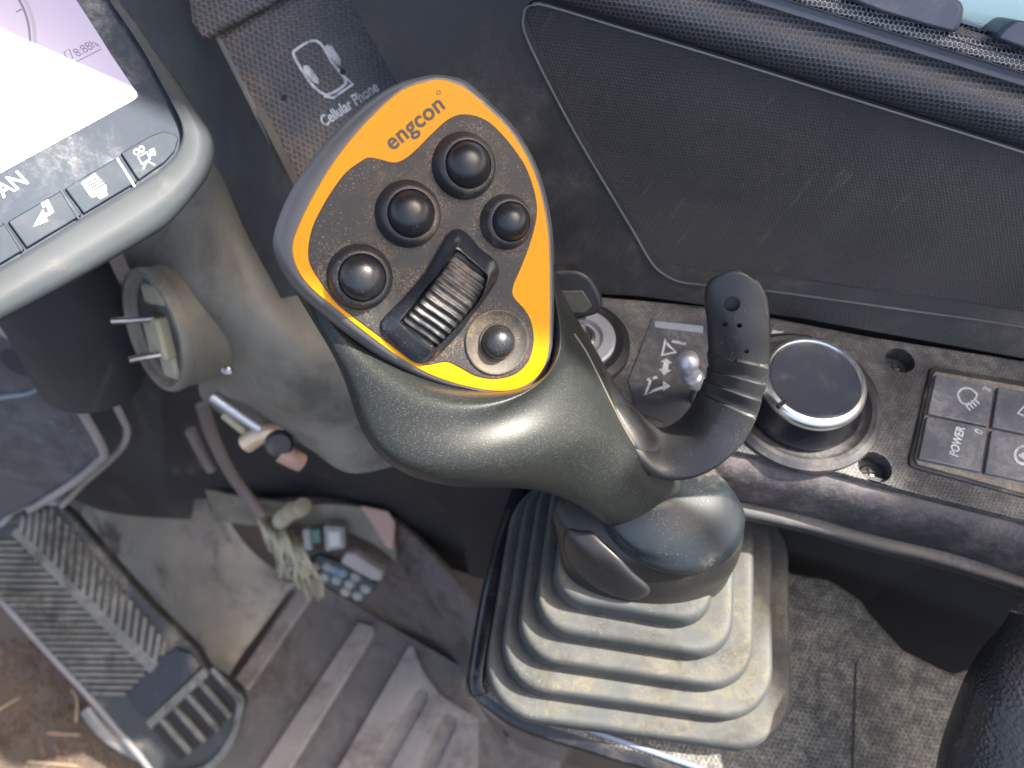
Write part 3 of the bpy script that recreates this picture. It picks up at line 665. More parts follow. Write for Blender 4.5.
for c in ((136.5, 152), (141.5, 149)):
    ribbon('printed_symbol', [(c[0]+2.6*cos(k*pi/5), c[1]+2.6*sin(k*pi/5)) for k in range(10)], 1.4, MON, ko, white, mn, closed=True)
ribbon('printed_symbol', [(138, 157), (147, 152), (150, 159), (142, 164)], 1.6, MON, ko, white, mn, closed=True)
prism('printed_symbol', [(149, 150), (154, 148), (156, 155), (150, 156)], MON, .0007, ko, white, mn)
ribbon('printed_symbol', [(143, 169), (147, 161), (155, 165)], 1.5, MON, ko, white, mn)
text('lettering', 'AN', (3, 198), (29, 183), MON, -.0004, M('faded_letter', (.5, .5, .48), .5), mn, ysc=1.05, bold=.01)
tube('support_arm', [P(-20, 180, .36), P(30, 250, .39), P(70, 320, .43), P(92, 372, .47)], .032, M('arm_plastic', (.02, .024, .030), .6), mn, n=20)

# ------------------------------------------------------------------ lower left: window panel, channel, kick panel
lp = thing('lower_side_panel', 'blue grey glossy lower panel with a pale rounded border, left below the monitor', 'panel', P(50, 420, .55))
LP = plane3(P(0, 340, .52), P(90, 450, .60), P(0, 500, .66))
prism('panel_sheet', [(-80, 280), (0, 330), (14, 338), (50, 358), (62, 372), (104, 452), (92, 468), (60, 492), (0, 520), (-80, 560)], LP, -.006, 0, side_m, lp, bevel=.002)
bordm = M('border_plastic', (.20, .185, .18), .5, dust=.3)
tube('panel_border', [LP.hit(*q, .002) for q in ((-20, 318), (10, 335), (38, 350), (55, 366), (78, 405), (103, 450), (98, 462), (70, 485), (30, 510))], .0035, bordm, lp)
lathe('panel_hole', LP.hit(20, 362, -.0005), LP.n, [(.013, 0), (.013, .001), (.010, .0008), (.0003, .0006)], M('hole_dark', (.015, .02, .03), .6), lp)
tube('panel_groove', [LP.hit(*q, .0006) for q in ((-30, 408), (0, 398), (30, 393), (52, 380))], .0018, M('groove_shine', (.14, .17, .21), .4), lp)
t = tube('bent_rod', [P(*q) for q in ((98, 368, .56), (108, 390, .57), (122, 418, .59), (127, 430, .60), (124, 444, .61), (110, 460, .63), (85, 482, .65), (62, 506, .67))], .0028, bordm, n=12)
finish(t, 'thin pinkish grey bent rod in the dark gap beside the lower panel', 'rod')
kk = sheet('kick_panel', [[(90, 260, .60), (140, 300, .62), (200, 380, .64)], [(30, 380, .70), (110, 400, .70), (200, 440, .70)], [(20, 470, .80), (100, 510, .80), (190, 520, .80)]], M('kick_plastic', (.028, .030, .034), .6, dust=.3, dscale=8), nu=16, nv=16, th=.005)
finish(kk, 'dark plastic kick panel behind the bent rod', 'panel')

# front floor pan: raised dusty hump
pan = sheet('floor_pan', [
   [(150, 430, .80), (172, 425, .78), (195, 430, .76), (205, 470, .78), (215, 520, .80)],
   [(110, 470, .82), (150, 465, .79), (190, 470, .77), (215, 500, .78), (240, 540, .80)],
   [(80, 520, .83), (130, 515, .81), (190, 505, .80), (225, 530, .79), (262, 560, .80)],
   [(100, 555, .83), (150, 545, .81), (205, 540, .79), (245, 560, .79), (290, 580, .80)],
   [(150, 600, .81), (180, 600, .79), (220, 595, .78), (255, 588, .78), (298, 583, .79)],
   [(180, 700, .77), (195, 690, .76), (222, 682, .757), (245, 650, .77), (290, 590, .80)]], floor_m, nu=32, nv=40, th=.01)
finish(pan, 'pale dusty front floor pan hump between the pedal and the mat', 'floor pan')

# rubber floor mat with ribs
MAT = Plane((0, 0, .012), (0, 0, 1))
fm = thing('floor_mat', 'grey brown dusty rubber floor mat with raised parallel bars', 'floor mat', MAT.hit(350, 700))
prism('mat_sheet', [(300, 575), (318, 583), (480, 676), (560, 720), (560, 900), (60, 900), (190, 740), (232, 690)], MAT, -.010, 0, mat_m, fm, bevel=.002)
barm = M('mat_bar_rubber', (.24, .215, .20), .65, grime=.35, gsc=18, dust=.7, dscale=14, dust_col=(.19, .155, .135), grain=.0002, gscale=300)
prism('mat_bar', [(304, 580), (318, 588), (248, 690), (232, 682)], MAT, 0, .006, barm, fm, bevel=.002)
prism('mat_bar', [(358, 621), (374, 626), (374, 634), (262, 815), (228, 815)], MAT, 0, .006, barm, fm, bevel=.002)
mp_ = prism('slotted_mat_pad', [(409, 646), (413, 646), (417, 658), (424, 673), (440, 695), (466, 712), (478, 718), (478, 790), (440, 850), (290, 850), (338, 768)], MAT, 0, .0055, barm, fm, bevel=.0018)
for sl in ([(413, 691), (419, 686), (426, 691), (426, 700), (382, 778), (362, 778)], [(440, 715), (447, 711), (456, 718), (455, 727), (420, 800), (400, 800)]):
    cut(mp_, *prism_vf([MAT.hit(a, b, .02) for a, b in sl], Vector((0, 0, -.0195))))

# dark carpeted arch between mat and column
arch = sheet('wheel_arch_cover', [
   [(255, 505, .74), (300, 503, .71), (350, 506, .70), (400, 525, .70), (470, 600, .70), (500, 680, .72)],
   [(270, 520, .76), (310, 515, .73), (350, 520, .71), (395, 542, .71), (455, 610, .71), (480, 680, .73)],
   [(290, 545, .79), (330, 545, .77), (370, 560, .76), (400, 585, .76), (440, 625, .76), (470, 678, .77)],
   [(300, 575, .82), (340, 590, .82), (370, 605, .82), (400, 625, .82), (440, 650, .82), (470, 680, .81)]],
   M('arch_carpet', (.07, .058, .055), .8, grime=.8, gsc=20, dust=1.1, dscale=9, dust_col=(.17, .125, .11), grain=.0004, gscale=260), nu=36, nv=30, th=.006)
finish(arch, 'black dusty carpeted arch cover beside the floor mat', 'cover')
t = sheet('arch_lip', [[(205, 490, .735), (240, 497, .72), (290, 504, .70), (340, 505, .69), (372, 510, .69), (395, 520, .69)],
                  [(215, 520, .76), (250, 525, .74), (295, 525, .715), (340, 530, .70), (375, 545, .70), (396, 562, .705)]], M('lip_olive', (.13, .12, .09), .6, dust=.5), nu=30, nv=8, th=.003)
finish(t, 'olive dusty lip along the top of the arch cover', 'trim')
t = prism('pale_flap', [(360, 506), (388, 512), (395, 523), (393, 550), (386, 548), (374, 528)], plane3(P(360, 506, .685), P(395, 520, .685), P(390, 550, .695)), -.003, 0, pink, bevel=.001)  # flap in one even pale pink
finish(t, 'pale pink triangular flap at the end of the olive lip', 'flap')
# bunch of connectors
cb = thing('cable_bundle', 'bunch of cream cable ties and wires hanging over the arch cover', 'cables', P(275, 545, .7))
random.seed(3)
wire_ms = [cream, M('wire_yellow', (.30, .27, .19), .5), M('wire_grey', (.22, .21, .18), .5), cream]
for k in range(20):
    x = 254+k*2.4; y = 513+k*1.6+random.uniform(-3, 3); e = random.uniform(-5, 5)
    tube('wire', [P(x+random.uniform(-4, 4), y-6, .71), P(x+8+e, y+14+random.uniform(-4, 4), .69), P(x+15-e, y+32, .70), P(x+19+random.uniform(-4, 4), y+44+random.uniform(-8, 8), .715), P(x+24+e, y+58+random.uniform(-10, 6), .74)],
         random.uniform(.0014, .0026), wire_ms[k % 4], cb, n=7)
for q in ((283, 518), (291, 512), (301, 508)):
    lathe('round_plug', P(*q, .685), camdir(.6, .5, .8), [(.0003, -.010), (.0075, -.009), (.0085, 0), (.0075, .008), (.0003, .009)], cream, cb, n=20)
cn = thing('square_connector', 'grey square multi pin connector with a green insert beside the cream wires', 'connector', P(330, 540, .69))
CN = plane3(P(310, 530, .685), P(345, 530, .685), P(330, 556, .69))
prism('connector_shell', [(323, 526), (344, 527), (345, 549), (325, 552)], CN, -.010, .004, grayc, cn, bevel=.002)
prism('connector_face', [(328, 531), (340, 532), (341, 546), (329, 547)], CN, .003, .0055, M('pale_face', (.42, .42, .38), .5), cn, bevel=.001)
prism('green_insert', [(311, 530), (320, 529), (321, 543), (312, 544)], CN, -.008, .002, green_m, cn, bevel=.001)
prism('connector_side', [(302, 530), (310, 529), (312, 551), (304, 550)], CN, -.008, .001, grayc, cn, bevel=.001)
fb = thing('fuse_block', 'dark block with rows of small round grey and blue caps by the mat corner', 'fuse block', P(345, 580, .7))
FB = plane3(P(310, 560, .70), P(380, 590, .70), P(350, 600, .71))
prism('block_body', [(305, 562), (318, 556), (345, 566), (375, 585), (374, 592), (360, 602), (330, 588), (308, 572)], FB, -.008, 0, M('block_dark', (.04, .045, .05), .5), fb, bevel=.0015)
prism('block_cover', [(345, 554), (353, 554), (383, 573), (380, 582), (370, 580), (340, 563)], FB, -.006, .005, M('cover_grey', (.30, .27, .25), .5), fb, bevel=.002)
for k, (x, y) in enumerate([(315, 566), (328, 566), (343, 572), (325, 576), (337, 579), (350, 583), (346, 591), (358, 595), (366, 588), (335, 569), (356, 576)]):
    lathe('round_cap', FB.hit(x, y, 0), FB.n, [(.0052, -.001), (.0052, .002), (.004, .0035), (.0003, .004)], blue_m if k in (2, 9) else grayc, fb, n=14)

# ------------------------------------------------------------------ pedal
PED = plane3(P(0, 590, .70), P(60, 508, .70), P(190, 760, .68), None)
pd = thing('foot_pedal', 'long grey rubber foot pedal with herringbone ribs and a slotted toe end', 'pedal', PED.hit(100, 640))
edge_l = [(-60, 520), (0, 595), (40, 640), (90, 695), (148, 762)]
ped_base = M('pedal_base_rubber', (.028, .030, .031), .6, dust=.3, dscale=24, up=.3)
prism('pedal_plate', [(-90, 520), (-40, 540), (0, 598), (45, 648), (95, 702), (140, 752), (165, 790), (205, 775), (232, 745), (243, 705), (238, 690), (205, 668), (196, 650), (150, 605), (110, 560), (70, 513), (55, 503), (35, 504), (15, 512), (-5, 524), (-60, 500)], PED, -.014, 0, ped_base, pd, bevel=.002)
tube('pedal_rim', [PED.hit(*q, .001) for q in ((-60, 500), (-8, 526), (14, 511), (38, 503), (58, 503))], .0028, M('pedal_rim', (.20, .22, .23), .4), pd)
tube('pedal_rim', [PED.hit(*q, -.002) for q in ((-60, 530), (0, 598), (45, 648), (95, 702), (150, 768), (160, 785))], .0035, M('pedal_edge', (.16, .16, .165), .4, dust=.3), pd)
spine = lambda t: (14+(152-14)*t, 530+(668-530)*t)
prism('pedal_spine', [(10, 534), (16, 527), (100, 609), (158, 664), (150, 674), (92, 618)], PED, 0, .0035, ped_m, pd, bevel=.001)
for k in range(22):      # right hand ribs run nearly down the picture
    t = k/21; x = 22+t*150; ytop = 507+t*150 if x > 50 else 514-(x-20)*.25
    ytop = 513-(x-20)*.35 if x < 50 else 503+(x-50)*1.18
    ybot = 534+(x-14)*.965-2
    if x > 150: ybot = min(ybot, 674-(x-150)*1.2)
    if ybot-ytop < 6: continue
    a, b_ = (x+1, ytop+3), (x-3-.02*(ybot-ytop), ybot)
    w2 = 2.2
    prism('pedal_rib', [(a[0]-w2, a[1]), (a[0]+w2, a[1]+2), (b_[0]+w2, b_[1]), (b_[0]-w2, b_[1]-2)], PED, -.0005, .0032, ped_m, pd, bevel=.0008, seg=1)
for k in range(25):      # left hand ribs run across
    t = k/25; y = 541+t*158
    xr = 12+(y-534)/.965-3; xl = max(-70, (y-598)*.93+2) if y > 560 else -60
    if y < 600: xl = -40
    xl = max(xl, 2+(y-602)*.93)
    if y > 668: xr = 150-(y-668)*1.0
    if xr-xl < 8: continue
    prism('pedal_rib', [(xl, y-1.2+(.0 if y > 0 else 0)), (xr, y-.4), (xr, y+3.4), (xl, y+2.5)], PED, -.0005, .0032, ped_m, pd, bevel=.0008, seg=1)
toe = [(120, 700), (165, 652), (178, 645), (194, 652), (205, 668), (202, 674), (150, 724), (142, 722)]
prism('toe_pad', [(125, 695), (160, 657), (176, 648), (192, 654), (200, 665), (196, 673), (152, 716), (140, 716)], PED, .0, .003, M('toe_dark', (.016, .019, .026), .6, dust=.3), pd, bevel=.002)
for k in range(5):
    x0 = 151+k*13; y0 = 727-k*12.5
    L = 40+ (1-abs(k-2)*.3)*6
    prism('toe_slot', [(x0, y0), (x0+5, y0-4.5), (x0+5+L*.70, y0-4.5+L*.78), (x0+L*.70-1, y0+L*.80)], PED, -.0005, .0009, void_m, pd, bevel=.0006)
    prism('toe_bar', [(x0+6, y0-7), (x0+10, y0-10), (x0+11+L*.70, y0-10+L*.80), (x0+6+L*.72, y0-5+L*.80)], PED, 0, .005, ped_m, pd, bevel=.0012)
prism('toe_rim', pxs([(160, 775), (166, 785), (206, 774), (232, 745), (243, 705), (236, 692), (231, 697), (236, 707), (226, 741), (202, 767)], 3), PED, 0, .005, ped_m, pd, bevel=.001)
prism('toe_rim', [(145, 722), (150, 730), (208, 676), (203, 668)], PED, 0, .005, ped_m, pd, bevel=.001)
tube('return_spring', [PED.hit(*q, -.020) for q in ((88, 708), (98, 722), (112, 736), (135, 750), (155, 758))], lambda t: .0075, M('spring_steel', (.16, .17, .17), .5, metal=.3, dust=.4), pd, n=16)
random.seed(5)
# soil on the floor
def soil():
    parts = []
    for k in range(2200):
        x = random.uniform(-40, 135); y = random.uniform(640, 800)
        c = FLOOR.hit(x, y, .001); s = random.choice((.001, .0015, .002, .004))*random.uniform(.6, 1.3)
        a = Vector((random.uniform(-1, 1), random.uniform(-1, 1), random.uniform(-.4, .4))).normalized(); b2 = a.orthogonal().normalized(); c3 = a.cross(b2)
        V = [c+a*s*random.uniform(.6, 1.2), c-a*s*random.uniform(.6, 1.2), c+b2*s*random.uniform(.5, 1), c-b2*s*random.uniform(.5, 1), c+c3*s*random.uniform(.5, .9), c-c3*s*random.uniform(.5, .9)]
        parts.append((V, [[0, 2, 4], [2, 1, 4], [1, 3, 4], [3, 0, 4], [2, 0, 5], [1, 2, 5], [3, 1, 5], [0, 3, 5]]))
    return join(parts)
o = mesh('soil_crumbs', *soil(), soil_m, smooth=False); finish(o, 'loose brown soil crumbs scattered on the floor beside the pedal', 'soil', None, 'stuff')
labs = ['pale curved straw lying upright beside the pedal edge', 'short pale straw lying level in the soil', 'longest tan straw at the bottom edge among the soil', 'thin bent straw at the left edge of the picture']
for lab, q in zip(labs, ([(72, 690), (77, 700), (76, 722)], [(48, 733), (62, 734), (80, 735)], [(28, 762), (44, 763), (78, 766)], [(-4, 712), (8, 704), (20, 698)])):
    o = tube('straw', [FLOOR.hit(a, b_, .008) for a, b_ in q], .0014, straw_m, n=7); finish(o, lab, 'straw', 'straws in the soil')

# ------------------------------------------------------------------ lever box under the boot
lb = thing('lever_box', 'black lever box under the rubber boot with a dusty textured top and glossy front', 'lever box', BASE.hit(640, 700))
lev_top = M('lever_box_top', (.020, .025, .032), .5, grime=.5, gsc=30, dust=1.15, dscale=20, hexs=.0022, hexd=.0003, dust_col=(.27, .245, .20), up=0)
BT = Plane(BASE.o-Z*.006, Z, BASE.e1)
box_poly = [(478, 690), (482, 660), (500, 560), (530, 470), (760, 500), (790, 572), (830, 578), (860, 598), (882, 625), (905, 650), (940, 667), (985, 686), (1080, 760), (1200, 900), (900, 920), (770, 800), (690, 768), (600, 742), (520, 718)]
prism('box_top', box_poly, BT, -.010, 0, lev_top, lb, bevel=.0025, seg=3)
lo = [BT.hit(a, b, -.001) for a, b in ((482, 690), (520, 715), (600, 741), (690, 768), (770, 800), (900, 920))]
def sh2(row, dx, dy, dz): return [p+Vector((dx, dy, dz)) for p in row]
sheet('box_front', [sh2(lo, .001, .004, .0), sh2(lo, -.001, -.003, -.002), sh2(lo, -.001, -.006, -.010), sh2(lo, 0, -.004, -.05), sh2(lo, .01, .004, -.30)], gbox_m, lb, nu=40, nv=40, th=.006, world=True)
ll = [BT.hit(a, b, -.001) for a, b in ((482, 694), (480, 670), (500, 560), (530, 470))]
sheet('box_side', [sh2(ll, .003, 0, 0), sh2(ll, -.0015, 0, -.003), sh2(ll, .002, 0, -.03), sh2(ll, .012, 0, -.30)], gbox_m, lb, nu=24, nv=24, th=.005, world=True)
tube('front_reflection_streak', [BT.hit(*q, .0005) for q in ((585, 728), (625, 742), (668, 757), (720, 776), (800, 812))], .0013, M('reflection_blue', (.16, .19, .26), .25), lb)  # pale blue tube puts the cover's reflection streak into colour
prism('seam_groove', [(855, 662), (857, 662), (853, 800), (850, 800)], BT, 0, .0003, dark, lb)
# ------------------------------------------------------------------ armrest
ar = sheet('armrest', [
    [(1040, 585, .30), (1024, 600, .285), (1012, 612, .276), (1060, 620, .262), (1130, 640, .262)],
    [(990, 640, .298), (975, 660, .282), (985, 680, .264), (1050, 690, .250), (1150, 700, .248)],
    [(965, 690, .298), (952, 712, .282), (970, 740, .262), (1050, 750, .245), (1170, 760, .240)],
    [(945, 740, .298), (937, 765, .282), (955, 800, .262), (1040, 820, .243), (1190, 830, .236)],
    [(935, 810, .298), (930, 830, .282), (955, 870, .262), (1040, 900, .243), (1200, 910, .236)]], arm_m, nu=48, nv=48, th=.01)
finish(ar, 'black grained leather armrest end at the lower right corner', 'armrest')

# ------------------------------------------------------------------ rubber boot
def rect_corners(pts, z):
    pl = Plane((0, 0, z), Z); return [pl.hit(*p) for p in pts]
zb = H-.366
B0 = rect_corners([(478, 716), (786, 758), (782, 516), (517, 484)], zb)     # BL BR TR TL
zt = H-.318
tl = rect_corners([(549, 604), (706, 632)], zt); d1 = tl[1]-tl[0]; d2 = Vector((-d1.y, d1.x, 0)).normalized()*.064
T0 = [tl[0], tl[1], tl[1]+d2, tl[0]+d2]
def rrect(c4, r, z, n=9):
    out = []
    for i in range(4):
        a, b_, c_ = c4[(i-1) % 4], c4[i], c4[(i+1) % 4]
        e1 = (a-b_).normalized(); e2 = (c_-b_).normalized(); cen = b_+(e1+e2)*r
        for k in range(n):
            t = pi/2*k/(n-1); p = cen-e2*r*cos(t)*1.0-e1*r*sin(t)
            p = cen - e2*r*cos(t) - e1*r*sin(t); out.append(Vector((p.x, p.y, z)))
    # subdivide the straight runs so shading stays smooth
    res = []
    for i, p in enumerate(out):
        res.append(p); q = out[(i+1) % len(out)]
        if i % n == n-1:
            for k in range(1, 6): res.append(p.lerp(q, k/6))
    return res
NF = 5; rings = []
def lev(s): return [B0[i].lerp(T0[i], s) for i in range(4)]
prof = [(0.04, -.06), (-.01, .02), (-.03, .18), (-.03, .45), (.01, .72), (.07, .90), (.17, 1.0), (.30, 1.03), (.50, 1.0), (.75, .97), (.93, .95), (1.02, .93)]
for k in range(NF):
    for f, h in prof:
        s = (k+f)/(NF-1); zz = zb+(zt-zb)*(k+h)/(NF-1)
        c4 = lev(s); r = .026*(1-s)+.013*s; rings.append(rrect(c4, max(.006, r), zz))
c4 = lev(1.12); rings.append(rrect(c4, .012, zt+.008)); c4 = lev(1.3); rings.append(rrect(c4, .010, zt+.009))
V, Fc = loft_vf(rings)
bo = mesh('rubber_boot', V, Fc, boot_m, sharp=60); bb_ = BVHTree.FromPolygons([Vector(v) for v in V], Fc)
finish(bo, 'grey dusty square rubber bellows boot with stepped folds around the joystick base', 'boot')

# ================================================================== JOYSTICK
js = thing('joystick', 'dark grey joystick with an orange and black button head, angled neck and ribbed paddle', 'joystick', P(650, 590, .32))
out_px = [(449, 79), (466, 86.5), (489, 106), (512, 130), (532, 163), (544, 199), (550, 236), (551.5, 280), (551.5, 329), (549, 358), (539, 378), (519, 390.5), (493, 392.5), (459, 386), (426, 374),
          (393, 354.5), (360, 330), (333, 308), (310, 289), (296, 270), (290.5, 249), (296, 228), (313, 193), (336, 156), (366, 120), (399, 90), (426, 79.5), (437, 77.5)]
rim_px = [(449, 76), (468, 82), (491, 103), (515, 128), (535, 161), (547, 198), (553, 236), (554, 280), (554, 329), (552, 362), (542, 383), (520, 395), (493, 397), (457, 391), (422, 380),
          (388, 362), (352, 338), (322, 314), (299, 294), (282, 272), (273, 247), (277, 223), (293, 187), (321, 148), (357, 111), (392, 86), (422, 76.5), (436, 74.5)]
CX, CY = 425, 250
def by_angle(poly, n=96):
    """resample a pixel outline so that index i lies at angle t from the left point, going down first"""
    q = pxs(poly, 24); out = []
    for i in range(n):
        t = 2*pi*i/n; dx, dy = -cos(t), sin(t); best = None
        for a, b_ in zip(q, q[1:]+q[:1]):
            ax, ay = a[0]-CX, a[1]-CY; bx_, by_ = b_[0]-CX, b_[1]-CY
            c1 = ax*dy-ay*dx; c2 = bx_*dy-by_*dx
            if c1*c2 <= 0 and c1 != c2:
                s = c1/(c1-c2); x = ax+(bx_-ax)*s; y = ay+(by_-ay)*s
                if x*dx+y*dy > 0: best = (CX+x, CY+y)
        out.append(best)
    return out
oa, ra = by_angle(out_px), by_angle(rim_px)
NR = 96
def qr(L, F, R, B): return quadring(L, F, R, B, NR)
plate_ring = [HEAD.hit(a, b_, 0) for a, b_ in oa]
rimA = [HEAD.hit(a, b_, .0004) for a, b_ in oa]
rimB = [HEAD.hit((a+c)/2, (b_+d)/2, -.0008) for (a, b_), (c, d) in zip(oa, ra)]
rimC = [HEAD.hit(a, b_, -.0045) for a, b_ in ra]
rimD = [HEAD.hit(a, b_, -.0110) for a, b_ in shrink(ra, .992, CX, CY)]
# rim: band around the head
ins = [HEAD.hit(a, b_, .0004) for a, b_ in shrink(oa, .985, CX, CY)]
mesh('head_rim', *loft_vf([ins, rimA, rimB, rimC, rimD, [HEAD.hit(a, b_, -.0125) for a, b_ in shrink(ra, .96, CX, CY)]], True, True), rim_m, js, sharp=50)
# grip body
n0 = [HEAD.hit(a, b_, -.0095) for a, b_ in shrink(ra, .965, CX, CY)]
n1 = [HEAD.hit(a, b_, -.0125) for a, b_ in shrink(ra, .985, CX, CY)]
body = [n0,
        qr((292, 285, .2330), (470, 399, .2205), (554, 300, .2430), (430, 110, .2500)),
        qr((343, 347, .2350), (455, 420, .2215), (568, 328, .2500), (450, 190, .2700)),
        qr((364, 405, .2420), (452, 450, .2200), (588, 352, .2560), (485, 290, .2850)),
        qr((412, 462, .2480), (485, 462, .2228), (604, 380, .2600), (530, 350, .2900)),
        qr((480, 485, .2540), (540, 464, .2325), (618, 410, .2650), (565, 385, .2930)),
        qr((545, 489, .2610), (585, 458, .2470), (634, 440, .2700), (600, 420, .2950)),
        qr((588, 511, .2720), (622, 490, .2610), (660, 468, .2770), (632, 452, .2980)),
        qr((604, 522, .2860), (645, 521, .2790), (690, 494, .2870), (655, 470, .3020))]
br = smooth_rings(body, 10)
for _ in range(40):          # even out the run of the surface from ring to ring
    br = [br[0]]+[[(br[k-1][i]+br[k][i]*2+br[k+1][i])/4 for i in range(NR)] for k in range(1, len(br)-1)]+[br[-1]]
gv, gf = loft_vf(br); mesh('grip_body', gv, gf, grip_m, js, sharp=0); gb = BVHTree.FromPolygons(gv, gf)
# seam line down the right flank of the grip
seam = [drape(gb, a, b_, .0001) for a, b_ in ((574, 334), (586, 352), (598, 376), (612, 405), (625, 430), (639, 452), (655, 468), (668, 479))]
tube('seam_edge', seam, .0004, M('seam_dust', (.14, .125, .095), .5, speck=.5), js, n=8)
# lettering and decal
inner = [(393, 162.5), (403, 160), (416, 150), (436, 130), (452.5, 117), (469, 114.5), (489, 122), (509, 142), (525.5, 166), (535, 193), (537, 215), (530.5, 243), (520.6, 269), (513.5, 286), (514, 297),
         (526, 311), (532, 324), (534, 341), (529, 361), (516, 374), (496, 379), (476, 376), (459, 367), (446, 362), (426, 365), (409.6, 359), (383, 339), (356, 319), (336.5, 303), (320, 281), (309, 260),
         (311, 233), (323, 206), (343, 176), (360, 162), (369.5, 157.5), (383, 160)]
prism('orange_decal', shrink(pxs(out_px, 6), .988, CX, CY), HEAD, 0, .0009, orange, js, bevel=.0002, seg=1)
jo = P(650, 590, .32)
near = [tuple(HEAD.hit(a, b_, .001)-jo)+(q,) for a, b_, q in ((464, 166, .0095), (408, 214, .0095), (360, 277, .0092), (506, 222, .0082), (497, 342, .009), (455, 265, .009), (425, 330, .009), (440, 298, .010))]
plate_m = M('plate_plastic', (.020, .020, .021), .50, spec=.35, speck=.6, dust=.3, dscale=45, dust_col=(.10, .078, .055), up=0, grain=.00002, gscale=2000, near=near)
pl_o = prism('face_plate', pxs(inner, 6), HEAD, 0, .0013, plate_m, js, bevel=.0002, seg=1)
text('lettering', 'engcon', (392.5, 151), (445.5, 107.5), HEAD, .00102, ink, js, ysc=.96, bold=.024, space=1.06)
ribbon('trademark_ring', [(438.5+2.0*cos(k*pi/5), 92.5+2.0*sin(k*pi/5)) for k in range(10)], .7, HEAD, .00102, ink, js, closed=True)
# dome buttons
n = HEAD.n
btn = [((464, 166), .0098, .0066, 'highest black dome button, nearest the lettering'), ((408, 214), .0098, .0066, 'middle black dome button of the left row'),
       ((360, 277), .0096, .0066, 'lowest left black dome button'), ((506, 222), .0084, .0057, 'smaller black dome button near the right edge')]
for (bx_, by_), rc, rd, lab in btn:
    c = HEAD.hit(bx_, by_, .0012)
    bt = lathe('button', c, n, [(rd+.0002, .0020), (rd, .0040), (rd, .0046), (rd*.985, .0052), (rd*.94, .0061), (rd*.84, .0072), (rd*.68, .0083), (rd*.48, .0091), (rd*.25, .0095), (.0002, .0096)], rubber_b, js, n=56, sharp=0, label=lab)
    lathe('button_collar', c, n, [(rc, -.0005), (rc*.985, .0006), (rc*.93, .0022), (rc*.86, .0040), (rd+.0010, .0050), (rd+.0003, .0051), (rd+.0001, .0045), (rd*.9, .0040)], rubber_c, bt, n=56, sharp=60)
c = HEAD.hit(497, 342, .0012)
b5 = lathe('button', c, n, [(.0053, .0), (.0053, .0012), (.0051, .0024), (.0046, .0036), (.0037, .0046), (.0024, .0053), (.0010, .0056), (.0002, .0057)], rubber_b, js, n=48, sharp=0, label='small black dome button in a dusty round hollow')
lathe('button_collar', c, n, [(.0105, -.0004), (.0104, .0007), (.0100, .0010), (.0095, .0008), (.0088, .0003), (.0062, .0002), (.0058, .0009), (.0055, .0009), (.0052, .0004)], M('dusty_collar', (.04, .036, .032), .55, speck=1, dust=.6, dscale=60, dust_col=(.20, .15, .09), up=0), b5, n=56, sharp=60)
# thumb wheel
hw = [(446, 236), (452, 230), (460, 229), (469, 235), (481, 249), (494, 259), (499, 268), (497, 280), (486, 298), (472, 316), (459, 334), (436, 358), (424, 364), (412, 361), (398, 349), (385, 336), (381, 327), (384, 317), (404, 297), (423, 275), (436, 254)]
hi = [(453, 250), (457, 248.5), (462, 252), (484, 271), (488, 276), (487, 283), (480, 300), (458, 326), (440, 345), (434, 349.5), (429, 348), (402, 326), (398.5, 321), (402, 314), (420, 294), (438, 274)]
CX, CY = 441, 298
ho_, hi_ = by_angle(hw, 72), by_angle(hi, 72)
hm = [((a*.5+c_*.5), (b_*.5+d_*.5)) for (a, b_), (c_, d_) in zip(ho_, hi_)]
def saddle(p, h):      # housing is higher at its middle than at its ends
    return h
def HR(l, h): return [HEAD.hit(a, b_, h) for a, b_ in l]
mesh('wheel_housing', *loft_vf([HR(ho_, .0005), HR(ho_, .0022), HR(shrink(ho_, .975, CX, CY), .0030), HR(hm, .0038), HR(shrink(hi_, 1.05, CX, CY), .0056), HR(hi_, .0058), HR(shrink(hi_, .97, CX, CY), .0050), HR(shrink(hi_, .97, CX, CY), -.002)], True, False), gloss, js, sharp=60)
prism('wheel_well', hi, HEAD, .0010, .0017, dark, js)
wc = HEAD.hit(443, 300, .0)
wax = (HEAD.hit(434, 349)-HEAD.hit(399, 321)).normalized(); wro = (HEAD.hit(470, 262)-HEAD.hit(415, 335)); wro = (wro-wax*wro.dot(wax)).normalized()
wn = wax.cross(wro);
if wn.dot(n) < 0: wn = -wn
RW = .0215; ctr = wc - wn*(RW-.0082); rings = []; NS = 580
for x, k in ((-.0066, .90), (-.0066, .965), (-.0061, .995), (-.0037, 1.006), (0, .998), (.0037, 1.006), (.0061, .995), (.0066, .965), (.0066, .90)):
    rings.append([ctr+wax*x+(wro*cos(2*pi*i/NS)+wn*sin(2*pi*i/NS))*(RW*k-.0010*(.5-.5*cos(52*2*pi*i/NS+1.2*sin(x*260)))**.6) for i in range(NS)])
mesh('thumb_wheel', *loft_vf(rings), wheel_m, js, sharp=0)
